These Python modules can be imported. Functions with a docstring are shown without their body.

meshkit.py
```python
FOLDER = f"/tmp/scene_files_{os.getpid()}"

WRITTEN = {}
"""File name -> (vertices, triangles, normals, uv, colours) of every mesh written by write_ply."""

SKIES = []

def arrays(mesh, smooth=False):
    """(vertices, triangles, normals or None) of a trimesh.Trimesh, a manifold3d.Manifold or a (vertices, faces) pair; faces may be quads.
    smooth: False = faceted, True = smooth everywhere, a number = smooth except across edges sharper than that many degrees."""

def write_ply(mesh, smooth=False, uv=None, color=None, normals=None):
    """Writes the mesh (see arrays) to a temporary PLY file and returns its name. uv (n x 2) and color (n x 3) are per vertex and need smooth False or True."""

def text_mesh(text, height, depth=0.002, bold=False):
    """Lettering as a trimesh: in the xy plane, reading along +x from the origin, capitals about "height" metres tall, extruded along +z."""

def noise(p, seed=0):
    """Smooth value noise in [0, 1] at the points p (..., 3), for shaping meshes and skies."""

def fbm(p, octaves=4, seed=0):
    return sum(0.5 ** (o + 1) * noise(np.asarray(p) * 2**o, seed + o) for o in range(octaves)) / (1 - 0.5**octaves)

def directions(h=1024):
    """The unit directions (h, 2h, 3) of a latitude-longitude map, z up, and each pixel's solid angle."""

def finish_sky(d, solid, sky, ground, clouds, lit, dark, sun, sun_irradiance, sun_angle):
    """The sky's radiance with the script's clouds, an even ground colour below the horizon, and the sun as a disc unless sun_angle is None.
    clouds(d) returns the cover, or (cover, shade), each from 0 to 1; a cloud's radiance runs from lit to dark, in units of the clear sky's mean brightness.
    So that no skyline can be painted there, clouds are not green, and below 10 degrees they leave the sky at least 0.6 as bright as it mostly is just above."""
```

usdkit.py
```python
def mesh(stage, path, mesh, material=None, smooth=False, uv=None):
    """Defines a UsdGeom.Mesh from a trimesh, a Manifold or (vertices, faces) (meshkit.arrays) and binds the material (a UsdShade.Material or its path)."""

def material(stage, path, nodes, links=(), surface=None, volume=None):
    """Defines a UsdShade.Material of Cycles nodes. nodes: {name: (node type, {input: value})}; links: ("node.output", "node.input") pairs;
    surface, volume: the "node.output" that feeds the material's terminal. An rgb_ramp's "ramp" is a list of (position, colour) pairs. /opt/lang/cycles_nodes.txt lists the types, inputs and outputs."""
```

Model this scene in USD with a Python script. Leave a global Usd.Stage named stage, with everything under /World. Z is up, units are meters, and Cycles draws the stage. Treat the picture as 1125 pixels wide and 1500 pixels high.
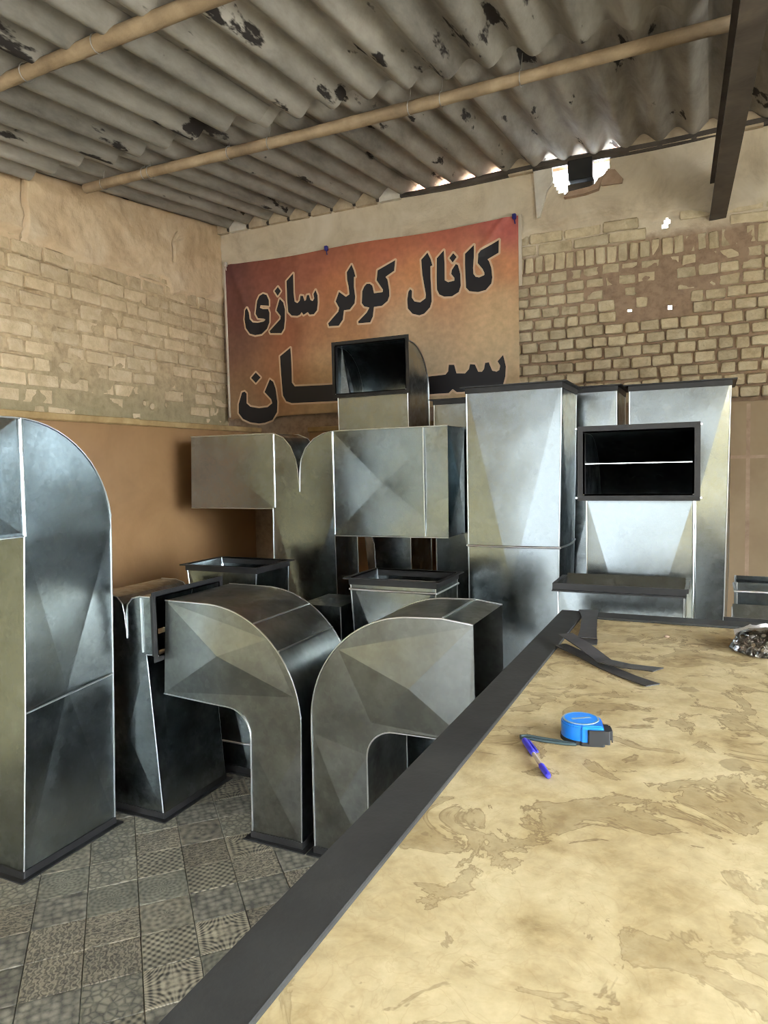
import math, random
import numpy as np
import trimesh, shapely
from shapely import geometry as sg, affinity, ops
from pxr import Usd, UsdGeom, UsdLux, UsdShade, Gf, Sdf, Vt
import usdkit, meshkit

rnd = random.Random(7)
rng = np.random.default_rng(11)
stage = Usd.Stage.CreateInMemory()
UsdGeom.SetStageUpAxis(stage, "Z"); UsdGeom.SetStageMetersPerUnit(stage, 1.0)
UsdGeom.Xform.Define(stage, "/World"); UsdGeom.Scope.Define(stage, "/World/Looks")

# ------------------------------------------------------------------ camera
CAM_H = 1.4
yaw, pitch, roll = np.radians([25.09, -3.735, 1.297])
fwd = np.array([-math.sin(yaw)*math.cos(pitch), math.cos(yaw)*math.cos(pitch), math.sin(pitch)])
right = np.array([math.cos(yaw), math.sin(yaw), 0.0]); down = np.cross(fwd, right)
right, down = math.cos(roll)*right+math.sin(roll)*down, -math.sin(roll)*right+math.cos(roll)*down
cam = UsdGeom.Camera.Define(stage, "/World/camera")
cam.CreateHorizontalApertureAttr(36.0); cam.CreateVerticalApertureAttr(48.0)
cam.CreateFocalLengthAttr(36.0*1018.0/1125.0); cam.CreateClippingRangeAttr(Gf.Vec2f(0.05, 500.0))
mm = Gf.Matrix4d(*right, 0, *(-down), 0, *(-fwd), 0, 0, 0, CAM_H, 1)
UsdGeom.Xformable(cam).AddTransformOp().Set(mm)
cam.CreateExposureAttr(3.1)

# ------------------------------------------------------------------ sky and sun: daylight comes in through the wide gate on the right, the doorway behind the camera and a missing roof sheet
def sky():
    d = UsdLux.DomeLight.Define(stage, "/World/sky")
    d.CreateIntensityAttr(1.6); d.CreateColorAttr(Gf.Vec3f(0.80, 0.90, 1.0))
sky()
sun = UsdLux.DistantLight.Define(stage, "/World/sun")
sun.CreateIntensityAttr(2.6); sun.CreateAngleAttr(0.6); sun.CreateColorAttr(Gf.Vec3f(1.0, 0.95, 0.87))
def aim(x, d):  # light shines along d
    z = -np.array(d, float)/np.linalg.norm(d); a = np.cross([0, 0, 1.0], z)
    a = a/np.linalg.norm(a) if np.linalg.norm(a) > 1e-6 else np.array([1.0, 0, 0]); b = np.cross(z, a)
    return Gf.Matrix4d(*a, 0, *b, 0, *z, 0, *x, 1)
UsdGeom.Xformable(sun).AddTransformOp().Set(aim((0, 0, 8), (-0.75, 0.32, -0.9)))
DOOR_X0, DOOR_X1, DOOR_H, FRONT_Y = -2.45, 0.4, 2.25, -3.2
GATE_Y0, GATE_Y1, GATE_H = -2.9, 1.5, 2.60      # wide open gate in the right-hand wall, out of frame

# ------------------------------------------------------------------ helpers
USED = {}
def numbered(parent, name):
    key = (parent, name); n = USED.get(key, -1)+1; USED[key] = n
    return f"{parent}/{name}" if n == 0 else f"{parent}/{name}_{n:03d}"
def tag(path, label=None, cat=None, group=None, kind=None):
    p = stage.GetPrimAtPath(path)
    for k, v in (("label", label), ("category", cat), ("group", group), ("kind", kind)):
        if v: p.SetCustomDataByKey(k, v)
    return path
LOC = {}
def thing(name, label=None, cat=None, loc=(0, 0, 0), group=None, kind=None):
    path = numbered("/World", name)
    x = UsdGeom.Xform.Define(stage, path); x.AddTranslateOp().Set(Gf.Vec3d(*map(float, loc)))
    LOC[path] = np.array(loc, float)
    return tag(path, label, cat, group, kind)
def tri(m):
    if isinstance(m, trimesh.Trimesh): return m
    v, f, _ = meshkit.arrays(m); return trimesh.Trimesh(v, f, process=False)
def part(parent, name, m, mat, smooth=False, label=None, kind=None, uv=None, tint=None):
    """one Mesh under parent ('/World' for a top-level one); m is in world coordinates"""
    path = numbered(parent, name); root = "/".join(path.split("/")[:3])
    m = tri(m).copy(); off = LOC.get(root, np.zeros(3)); m.vertices = m.vertices-off
    if parent not in ("/World",) and parent.count("/") >= 3: pass
    g = usdkit.mesh(stage, path, m, MAT[mat], smooth=smooth, uv=uv)
    if tint is not None:
        UsdGeom.PrimvarsAPI(g).CreatePrimvar("tint", Sdf.ValueTypeNames.Color3fArray, "vertex").Set(Vt.Vec3fArray.FromNumpy(np.asarray(tint, np.float32)))
    LOC.setdefault(path, off)
    if label or kind: tag(path, label, None, None, kind)
    return path
def join(ms): return trimesh.util.concatenate([tri(m) for m in ms])
def box(x0, x1, y0, y1, z0, z1):
    m = trimesh.creation.box([abs(x1-x0), abs(y1-y0), abs(z1-z0)]); m.apply_translation([(x0+x1)/2, (y0+y1)/2, (z0+z1)/2]); return m
def cbox(x0, x1, y0, y1, z0, z1, c=0.003, jit=0.0, r=rnd):
    """chamfered box (44 triangles), vertices shaken by jit"""
    X, Y, Z = (x0, x1), (y0, y1), (z0, z1); pts = []
    for i in (0, 1):
        for j in (0, 1):
            for k in (0, 1):
                s = (1 if i == 0 else -1, 1 if j == 0 else -1, 1 if k == 0 else -1)
                p = np.array([X[i], Y[j], Z[k]])
                for a in range(3):
                    q = p.copy()
                    for b in range(3):
                        if b != a: q[b] += s[b]*c
                    pts.append(q)
    m = trimesh.convex.convex_hull(np.array(pts))
    if jit: m.vertices += np.array([[r.uniform(-jit, jit) for _ in range(3)] for _ in range(len(m.vertices))])
    return m
def tube(points, radius, sides=6, caps=True, squash=None):
    p = np.asarray(points, float); n = len(p); t = np.gradient(p, axis=0); t /= np.linalg.norm(t, axis=1, keepdims=True)+1e-12
    ref = np.array([0, 0, 1.0]) if abs(t[:, 2]).mean() < 0.8 else np.array([1.0, 0, 0])
    a = np.cross(t, ref); a /= np.linalg.norm(a, axis=1, keepdims=True)+1e-12; b = np.cross(a, t)
    ang = np.arange(sides)*2*np.pi/sides+np.pi/sides; R = np.broadcast_to(radius, (n,))
    v = p[:, None]+R[:, None, None]*(np.cos(ang)[None, :, None]*a[:, None]+np.sin(ang)[None, :, None]*b[:, None])
    v = v.reshape(-1, 3); f = []
    for i in range(n-1):
        for j in range(sides):
            q = [i*sides+j, i*sides+(j+1) % sides, (i+1)*sides+(j+1) % sides, (i+1)*sides+j]; f += [[q[0], q[2], q[1]], [q[0], q[3], q[2]]]
    if caps:
        for i, o in ((0, 1), (n-1, 0)):
            c = len(v); v = np.vstack([v, p[i]])
            for j in range(sides):
                e = [i*sides+j, i*sides+(j+1) % sides, c]; f.append(e if o else e[::-1])
    return trimesh.Trimesh(v, f, process=False)
def grid_mesh(V):
    a, b = V.shape[:2]; i, j = np.meshgrid(np.arange(a-1), np.arange(b-1), indexing="ij"); k = (i*b+j).ravel()
    f = np.vstack([np.stack([k, k+b, k+b+1], 1), np.stack([k, k+b+1, k+1], 1)])
    return trimesh.Trimesh(V.reshape(-1, 3), f, process=False)
def prism(poly, to3d, w0, w1):
    """polygon in (u,v) extruded from w0 to w1; to3d(u,v,w)"""
    m = trimesh.creation.extrude_polygon(poly, 1.0, engine="earcut"); v = m.vertices
    m.vertices = np.array([to3d(u, vv, w0+(w1-w0)*w) for u, vv, w in v]); m.fix_normals(); return m
def triangulate(poly):
    """(points, triangles) of a shapely polygon"""
    out = []
    for g in getattr(poly, "geoms", [poly]):
        if g.geom_type != "Polygon" or g.area < 1e-9: continue
        v, f = trimesh.creation.triangulate_polygon(g, engine="earcut"); out.append((np.asarray(v), np.asarray(f)))
    return out

# ------------------------------------------------------------------ materials
MAT = {}
def lin(r, g, b): return tuple((c/255/12.92 if c/255 <= 0.04045 else ((c/255+0.055)/1.055)**2.4) for c in (r, g, b))
def mat(name, nodes, links, surface="p.BSDF"):
    MAT[name] = usdkit.material(stage, "/World/Looks/"+name, nodes, links, surface=surface); return name
def mottled(name, stops, scale=6.0, detail=6.0, rough=0.85, bump=0.25, bdist=0.01, bscale=None, metallic=0.0, rand=0.0, distortion=0.3, spec=0.3, coords="geo"):
    """noise-mottled matte surface; rand varies brightness per object"""
    nodes = {"n": ("noise_texture", {"scale": scale, "detail": detail, "roughness": 0.62, "distortion": distortion}),
             "r": ("rgb_ramp", {"ramp": stops}), "b": ("noise_texture", {"scale": bscale or scale*6, "detail": 5.0, "roughness": 0.6}),
             "bp": ("bump", {"strength": bump, "distance": bdist}), "p": ("principled_bsdf", {"roughness": rough, "metallic": metallic, "specular_ior_level": spec})}
    src = ("g", ("geometry", {}), "position") if coords == "geo" else ("g", ("texture_coordinate", {}), "object")
    nodes[src[0]] = src[1]
    links = [(f"g.{src[2]}", "n.vector"), (f"g.{src[2]}", "b.vector"), ("n.fac", "r.fac"), ("b.fac", "bp.height"), ("bp.normal", "p.normal")]
    if rand:
        nodes["oi"] = ("object_info", {}); nodes["mr"] = ("map_range", {"from_min": 0.0, "from_max": 1.0, "to_min": 1-rand, "to_max": 1+rand*0.6})
        nodes["h"] = ("hsv", {}); links += [("oi.random", "mr.value"), ("mr.result", "h.value"), ("r.color", "h.color"), ("h.color", "p.base_color")]
    else: links.append(("r.color", "p.base_color"))
    return mat(name, nodes, links)
mottled("brick_cream", [(0.25, lin(174, 155, 124)), (0.5, lin(204, 186, 152)), (0.75, lin(222, 207, 176))], 14, rough=0.92, bump=0.5, bscale=70, rand=0.16)
mottled("brick_sand", [(0.25, lin(184, 158, 122)), (0.5, lin(208, 182, 143)), (0.75, lin(224, 202, 166))], 12, rough=0.92, bump=0.5, bscale=60, rand=0.14)
mottled("timber_pole", [(0.2, lin(108, 90, 70)), (0.5, lin(152, 130, 102)), (0.8, lin(190, 168, 136))], 5, rough=0.75, bump=0.3, bscale=40)
mottled("rail_wood", [(0.25, lin(120, 92, 58)), (0.5, lin(158, 128, 84)), (0.75, lin(186, 158, 112))], 5, rough=0.7, bump=0.2, bscale=40)
mottled("dark_steel", [(0.3, lin(62, 55, 49)), (0.6, lin(92, 83, 74)), (0.8, lin(112, 100, 88))], 5, rough=0.55, bump=0.1, bscale=40, spec=0.4)
mottled("black_flange", [(0.3, lin(20, 20, 20)), (0.7, lin(38, 36, 35))], 8, rough=0.45, bump=0.1, bscale=60, spec=0.5)
mottled("table_bar", [(0.25, lin(42, 41, 39)), (0.55, lin(54, 53, 50)), (0.85, lin(68, 67, 62))], 7, rough=0.6, bump=0.08, bscale=80, spec=0.3)
mottled("strip_steel", [(0.3, lin(46, 44, 44)), (0.7, lin(70, 66, 64))], 12, rough=0.4, bump=0.08, spec=0.5)
mottled("chipboard", [(0.2, lin(124, 92, 60)), (0.5, lin(146, 110, 73)), (0.8, lin(162, 126, 86))], 2.2, rough=0.5, bump=0.06, bscale=90, spec=0.4)
mottled("mud", [(0.25, lin(148, 122, 100)), (0.5, lin(174, 146, 122)), (0.8, lin(196, 170, 144))], 9, rough=0.95, bump=0.5, bscale=40)
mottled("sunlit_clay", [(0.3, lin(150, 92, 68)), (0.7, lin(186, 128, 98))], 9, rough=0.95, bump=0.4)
mottled("white_plaster", [(0.3, lin(196, 186, 170)), (0.7, lin(222, 214, 200))], 8, rough=0.9, bump=0.2)
mottled("floor_plain", [(0.3, lin(92, 86, 74)), (0.7, lin(122, 114, 98))], 5, rough=0.6, bump=0.1)
mottled("wire_steel", [(0.3, lin(150, 145, 135)), (0.7, lin(196, 190, 180))], 30, rough=0.4, metallic=0.6)
mottled("far_concrete", [(0.3, lin(96, 94, 92)), (0.7, lin(116, 114, 110))], 2, rough=0.9)
mottled("street_dust", [(0.3, lin(152, 147, 138)), (0.7, lin(182, 176, 165))], 2, rough=0.95)
def plain(name, col, rough=0.5, metallic=0.0, spec=0.5, coat=0.0):
    return mat(name, {"p": ("principled_bsdf", {"base_color": col, "roughness": rough, "metallic": metallic, "specular_ior_level": spec, "coat_weight": coat})}, [])
plain("blue_plastic", lin(20, 118, 214), 0.32, coat=0.3); plain("blue_top", lin(30, 132, 226), 0.4); plain("grey_print", lin(128, 148, 160), 0.5)
plain("black_rubber", lin(30, 30, 30), 0.6); plain("pen_blue", lin(62, 58, 190), 0.35); plain("pen_barrel", lin(176, 160, 140), 0.25); plain("cord_dark", lin(52, 66, 66), 0.7)
plain("pin_blue", lin(46, 44, 120), 0.4); plain("pin_white", lin(214, 200, 186), 0.5); plain("hem_white", lin(206, 192, 172), 0.7)
plain("letter_black", lin(36, 34, 38), 0.45, spec=0.4); plain("letter_outline", lin(214, 184, 150), 0.6)
plain("screw_steel", (0.42, 0.38, 0.33), 0.3, 1.0); plain("bag_header", lin(220, 216, 210), 0.4)
mat("bag_film", {"f": ("fresnel", {"IOR": 1.45}), "t": ("transparent_bsdf", {"color": (0.92, 0.92, 0.92)}), "g": ("glossy_bsdf", {"roughness": 0.12, "color": (0.95, 0.95, 0.95)}), "m": ("mix_closure", {})},
    [("f.fac", "m.fac"), ("t.BSDF", "m.closure1"), ("g.BSDF", "m.closure2")], "m.closure")

def galvanised(name, tone=(0.60, 0.63, 0.635), r0=0.20, r1=0.40, wav=0.22):
    """zinc-coated sheet: spangle, blotchy roughness and slow dents"""
    nodes = {"g": ("geometry", {}), "v": ("voronoi_texture", {"scale": 55.0}), "hs": ("rgb_to_bw", {}),
             "n": ("noise_texture", {"scale": 7.0, "detail": 5.0, "roughness": 0.6}), "n2": ("noise_texture", {"scale": 2.6, "detail": 1.5, "roughness": 0.45}),
             "mix": ("math", {"math_type": "multiply_add", "value2": 0.10}), "mr": ("map_range", {"from_min": 0.3, "from_max": 0.75, "to_min": r0, "to_max": r1}),
             "cr": ("rgb_ramp", {"ramp": [(0.3, tuple(0.95*c for c in tone)), (0.75, tuple(min(1, 1.04*c) for c in tone))]}),
             "b1": ("bump", {"strength": wav, "distance": 0.05}), "b2": ("bump", {"strength": 0.012, "distance": 0.01}),
             "oi": ("object_info", {}), "ov": ("map_range", {"from_min": 0.0, "from_max": 1.0, "to_min": 0.9, "to_max": 1.08}), "h": ("hsv", {}),
             "p": ("principled_bsdf", {"metallic": 1.0})}
    links = [("g.position", "v.vector"), ("g.position", "n.vector"), ("g.position", "n2.vector"), ("v.color", "hs.color"), ("hs.val", "mix.value1"), ("n.fac", "mix.value3"),
             ("mix.value", "mr.value"), ("mr.result", "p.roughness"), ("mix.value", "cr.fac"), ("cr.color", "h.color"), ("oi.random", "ov.value"), ("ov.result", "h.value"), ("h.color", "p.base_color"),
             ("n2.fac", "b1.height"), ("hs.val", "b2.height"), ("b1.normal", "b2.normal"), ("b2.normal", "p.normal")]
    return mat(name, nodes, links)
galvanised("zinc_dull", (0.265, 0.275, 0.262), 0.24, 0.32); galvanised("zinc", (0.30, 0.335, 0.338), 0.20, 0.27); galvanised("zinc_bright", (0.32, 0.355, 0.362), 0.19, 0.26)
mottled("asphalt", [(0.3, lin(70, 70, 72)), (0.7, lin(100, 98, 96))], 3, rough=0.95); plain("zinc_seam", (0.80, 0.82, 0.82), 0.3, 1.0)
mottled("clay_pale", [(0.3, lin(170, 150, 124)), (0.7, lin(206, 188, 160))], 10, rough=0.92, bump=0.4)

# ------------------------------------------------------------------ setting materials
def wall_material(name, plaster, mudc, zb, wash=None, axis="x"):
    """plaster above zb, mortar below, blotched; wash: greyer lime zone near the foot"""
    nodes = {"g": ("geometry", {}), "s": ("separate_xyz", {}), "n": ("noise_texture", {"scale": 3.5, "detail": 8.0, "roughness": 0.65, "distortion": 0.6}),
             "n2": ("noise_texture", {"scale": 22.0, "detail": 6.0, "roughness": 0.6}), "rp": ("rgb_ramp", {"ramp": plaster}), "rm": ("rgb_ramp", {"ramp": mudc}),
             "a": ("math", {"math_type": "multiply_add", "value2": 0.16}), "mz": ("map_range", {"from_min": zb+0.05, "from_max": zb+0.11, "to_min": 0.0, "to_max": 1.0, "clamp": True}),
             "m": ("mix", {}), "bp": ("bump", {"strength": 0.5, "distance": 0.012}), "p": ("principled_bsdf", {"roughness": 0.94, "specular_ior_level": 0.2})}
    links = [("g.position", "s.vector"), ("g.position", "n.vector"), ("g.position", "n2.vector"), ("n.fac", "rp.fac"), ("n2.fac", "rm.fac"), ("n.fac", "a.value1"), ("s.z", "a.value3"),
             ("a.value", "mz.value"), ("mz.result", "m.fac"), ("rm.color", "m.color1"), ("rp.color", "m.color2"), ("n2.fac", "bp.height"), ("bp.normal", "p.normal")]
    last = "m.color"
    if wash:
        nodes.update({"mw": ("map_range", {"from_min": wash[0], "from_max": wash[1], "to_min": 1.0, "to_max": 0.0, "clamp": True}), "mm": ("math", {"math_type": "multiply", "value2": wash[3]}), "w": ("mix", {"color2": wash[2]})})
        links += [("a.value", "mw.value"), ("mw.result", "mm.value1"), ("mm.value", "w.fac"), (last, "w.color1")]; last = "w.color"
    links.append((last, "p.base_color"))
    return mat(name, nodes, links)
wall_material("left_wall", [(0.3, lin(194, 164, 128)), (0.5, lin(214, 185, 147)), (0.7, lin(226, 202, 168))], [(0.3, lin(162, 138, 104)), (0.6, lin(198, 172, 134))], 2.62, (1.75, 2.2, lin(140, 130, 96), 0.8))
wall_material("far_wall", [(0.3, lin(184, 166, 142)), (0.5, lin(212, 196, 170)), (0.7, lin(224, 210, 188))], [(0.3, lin(140, 116, 96)), (0.6, lin(168, 142, 118))], 2.70)

# asbestos-cement sheets
mat("asbestos", {"g": ("geometry", {}), "mp": ("mapping", {"scale": (5.0, 1.6, 5.0)}), "n": ("noise_texture", {"scale": 1.0, "detail": 7.0, "roughness": 0.65, "distortion": 0.1}), "r": ("rgb_ramp", {"ramp": [(0.28, lin(112, 106, 97)), (0.5, lin(156, 149, 138)), (0.72, lin(184, 177, 165))]}),
    "n2": ("noise_texture", {"scale": 1.3, "detail": 5.0, "roughness": 0.6, "distortion": 0.1}), "k": ("rgb_ramp", {"ramp": [(0.0, (0, 0, 0)), (0.61, (0, 0, 0)), (0.64, (1, 1, 1)), (1.0, (1, 1, 1))]}),
    "oi": ("object_info", {}), "mr": ("map_range", {"from_min": 0.0, "from_max": 1.0, "to_min": 0.85, "to_max": 1.05}), "h": ("hsv", {}), "m": ("mix", {"color2": lin(52, 47, 44)}),
    "b": ("noise_texture", {"scale": 60.0, "detail": 4.0}), "bp": ("bump", {"strength": 0.2, "distance": 0.006}), "p": ("principled_bsdf", {"roughness": 0.9, "specular_ior_level": 0.25})},
    [("g.position", "mp.vector"), ("mp.vector", "n.vector"), ("mp.vector", "n2.vector"), ("g.position", "b.vector"), ("n.fac", "r.fac"), ("r.color", "h.color"), ("oi.random", "mr.value"), ("mr.result", "h.value"), ("n2.fac", "k.fac"), ("k.color", "m.fac"), ("h.color", "m.color1"), ("m.color", "p.base_color"),
     ("b.fac", "bp.height"), ("bp.normal", "p.normal")])

# stained board of the work table
mat("stained_board", {"g": ("geometry", {}), "n": ("noise_texture", {"scale": 7.5, "detail": 7.0, "roughness": 0.66, "distortion": 0.4}),
    "base": ("rgb_ramp", {"ramp": [(0.28, lin(140, 117, 78)), (0.42, lin(178, 156, 113)), (0.56, lin(194, 174, 132)), (0.75, lin(206, 188, 147))]}),
    "n2": ("noise_texture", {"scale": 9.0, "detail": 5.0, "roughness": 0.6, "distortion": 0.9}), "st": ("rgb_ramp", {"ramp": [(0.0, (0, 0, 0)), (0.535, (0, 0, 0)), (0.55, (0.75, 0.75, 0.75)), (0.575, (0.30, 0.30, 0.30)), (0.64, (0.40, 0.40, 0.40)), (0.70, (0.65, 0.65, 0.65)), (1.0, (0.7, 0.7, 0.7))]}),
    "nm": ("noise_texture", {"scale": 1.6, "detail": 3.0, "roughness": 0.55}), "mk": ("rgb_ramp", {"ramp": [(0.0, (0.35, 0.35, 0.35)), (0.38, (0.45, 0.45, 0.45)), (0.58, (1, 1, 1)), (1.0, (1, 1, 1))]}), "mu": ("mix", {"mix_type": "multiply", "fac": 1.0}),
    "m": ("mix", {"color2": lin(112, 88, 53)}), "v": ("voronoi_texture", {"scale": 6.0, "randomness": 1.0}), "nd": ("noise_texture", {"scale": 16.0, "detail": 4.0}), "va": ("math", {"math_type": "multiply_add", "value2": 0.42}),
    "sp": ("rgb_ramp", {"ramp": [(0.0, (0.5, 0.5, 0.5)), (0.30, (0.42, 0.42, 0.42)), (0.33, (0.5, 0.5, 0.5)), (0.345, (0, 0, 0)), (1.0, (0, 0, 0))]}), "m2": ("mix", {"color2": lin(116, 94, 60)}),
    "n3": ("noise_texture", {"scale": 22.0, "detail": 3.0, "roughness": 0.5, "distortion": 1.4}), "l3": ("rgb_ramp", {"ramp": [(0.0, (0, 0, 0)), (0.475, (0, 0, 0)), (0.5, (0.18, 0.18, 0.18)), (0.53, (0, 0, 0)), (1.0, (0, 0, 0))]}), "m5": ("mix", {"color2": lin(150, 118, 72)}),
    "n4": ("noise_texture", {"scale": 38.0, "detail": 5.0, "roughness": 0.65}), "f4": ("rgb_ramp", {"ramp": [(0.3, (0.85, 0.84, 0.82)), (0.7, (1.06, 1.06, 1.06))]}), "m3": ("mix", {"mix_type": "multiply", "fac": 1.0}),
    "bp": ("bump", {"strength": 0.12, "distance": 0.003}), "p": ("principled_bsdf", {"roughness": 0.6, "specular_ior_level": 0.3})},
    [(f"g.position", f"{k}.vector") for k in ("n", "n2", "nm", "v", "nd", "n3", "n4")]+[("n.fac", "base.fac"), ("n2.fac", "st.fac"), ("nm.fac", "mk.fac"), ("st.color", "mu.color1"), ("mk.color", "mu.color2"), ("mu.color", "m.fac"), ("base.color", "m.color1"),
     ("nd.fac", "va.value1"), ("v.distance", "va.value3"), ("va.value", "sp.fac"), ("sp.color", "m2.fac"), ("m.color", "m2.color1"), ("n3.fac", "l3.fac"), ("l3.color", "m5.fac"), ("m2.color", "m5.color1"), ("n4.fac", "f4.fac"), ("m5.color", "m3.color1"), ("f4.color", "m3.color2"), ("m3.color", "p.base_color"), ("n4.fac", "bp.height"), ("bp.normal", "p.normal")])

# printed floor tiles: eight patterns over the tile's own 0..1 coordinates
def tile_material(name, k, light, dark):
    N = {"uv": ("uvmap", {"attribute": "st"}), "c": ("mapping", {"location": (-0.5, -0.5, 0.0)}), "s": ("separate_xyz", {}), "ax": ("math", {"math_type": "absolute"}), "ay": ("math", {"math_type": "absolute"}),
         "g": ("geometry", {}), "w": ("noise_texture", {"scale": 9.0, "detail": 6.0, "roughness": 0.7}), "f": ("noise_texture", {"scale": 46.0, "detail": 4.0, "roughness": 0.6}),
         "len": ("vector_math", {"math_type": "length"}), "at": ("math", {"math_type": "arctan2"})}
    Lk = [("uv.UV", "c.vector"), ("c.vector", "s.vector"), ("s.x", "ax.value1"), ("s.y", "ay.value1"), ("c.vector", "len.vector1"), ("s.y", "at.value1"), ("s.x", "at.value2"), ("g.position", "w.vector"), ("g.position", "f.vector")]
    def M(n, t, a, b=None, cval=None, v2=None, v3=None):
        d = {"math_type": t}
        if v2 is not None: d["value2"] = v2
        if v3 is not None: d["value3"] = v3
        if isinstance(a, (int, float)): d["value1"] = a
        N[n] = ("math", d)
        if isinstance(a, str): Lk.append((a, n+".value1"))
        if isinstance(b, str): Lk.append((b, n+".value2"))
        return n+".value"
    if k in (0, 1, 2):      # petals: sin(n*angle) against the radius
        a = M("p1", "multiply", "at.value", v2=[8.0, 4.0, 12.0][k]); a = M("p2", "sine", a); r = M("p3", "multiply", "len.value", v2=[34.0, 26.0, 48.0][k]); r = M("p4", "sine", r); out = M("p5", "multiply", a, r)
    elif k == 3:            # dots
        N["v"] = ("voronoi_texture", {"scale": 6.0, "randomness": 0.55}); Lk.append(("uv.UV", "v.vector")); out = M("p1", "multiply_add", "v.distance", v2=-4.0, v3=1.35)
    elif k == 4:            # diamonds and lattice
        a = M("p1", "add", "ax.value", "ay.value"); a = M("p2", "multiply", a, v2=38.0); a = M("p3", "sine", a); b = M("p4", "subtract", "ax.value", "ay.value"); b = M("p5", "multiply", b, v2=38.0); b = M("p6", "sine", b); out = M("p7", "add", a, b)
    elif k == 5:            # four-pointed star with border
        a = M("p1", "multiply", "ax.value", "ay.value"); a = M("p2", "multiply", a, v2=220.0); a = M("p3", "sine", a); m = M("p4", "maximum", "ax.value", "ay.value"); m = M("p5", "multiply", m, v2=44.0); m = M("p6", "sine", m); out = M("p7", "add", a, m)
    elif k == 6:            # scrolls
        N["wv"] = ("wave_texture", {"wave_type": "rings", "scale": 3.0, "distortion": 9.0, "detail": 1.0, "detail_scale": 3.0}); Lk.append(("c.vector", "wv.vector")); out = M("p1", "multiply_add", "wv.fac", v2=2.4, v3=-1.2)
    else:                   # cracked arabesque
        N["v"] = ("voronoi_texture", {"scale": 7.0, "feature": "distance_to_edge"}); Lk.append(("uv.UV", "v.vector")); out = M("p1", "multiply_add", "v.distance", v2=9.0, v3=-0.8)
    t = M("q1", "multiply_add", "f.fac", v2=3.6, v3=-1.8); t = M("q2", "add", out, t)
    N["mr"] = ("map_range", {"from_min": -1.7, "from_max": 1.6, "to_min": 0.0, "to_max": 1.0, "clamp": True}); Lk.append((t, "mr.value"))
    N["r"] = ("rgb_ramp", {"ramp": [(0.0, dark), (0.45, tuple((a+b)/2 for a, b in zip(dark, light))), (1.0, light)]}); Lk.append(("mr.result", "r.fac"))
    N["wr"] = ("rgb_ramp", {"ramp": [(0.3, (0.62, 0.62, 0.62)), (0.65, (1.06, 1.05, 1.02))]}); N["m"] = ("mix", {"mix_type": "multiply", "fac": 1.0}); N["oi"] = ("object_info", {})
    N["ov"] = ("map_range", {"from_min": 0.0, "from_max": 1.0, "to_min": 0.7, "to_max": 0.95}); N["h"] = ("hsv", {}); N["bp"] = ("bump", {"strength": 0.25, "distance": 0.003}); N["p"] = ("principled_bsdf", {"roughness": 0.5, "specular_ior_level": 0.35})
    Lk += [("w.fac", "wr.fac"), ("r.color", "m.color1"), ("wr.color", "m.color2"), ("m.color", "h.color"), ("oi.random", "ov.value"), ("ov.result", "h.value"), ("h.color", "p.base_color"), ("mr.result", "bp.height"), ("bp.normal", "p.normal")]
    mat(name, N, Lk)
TL = [lin(172, 162, 140), lin(178, 166, 144), lin(166, 160, 140), lin(174, 166, 148), lin(168, 158, 136), lin(182, 170, 146), lin(170, 158, 136), lin(166, 158, 138)]
TD = [lin(74, 70, 60), lin(62, 60, 52), lin(84, 82, 72), lin(92, 88, 78), lin(70, 66, 56), lin(64, 60, 52), lin(80, 74, 62), lin(72, 70, 62)]
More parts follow.
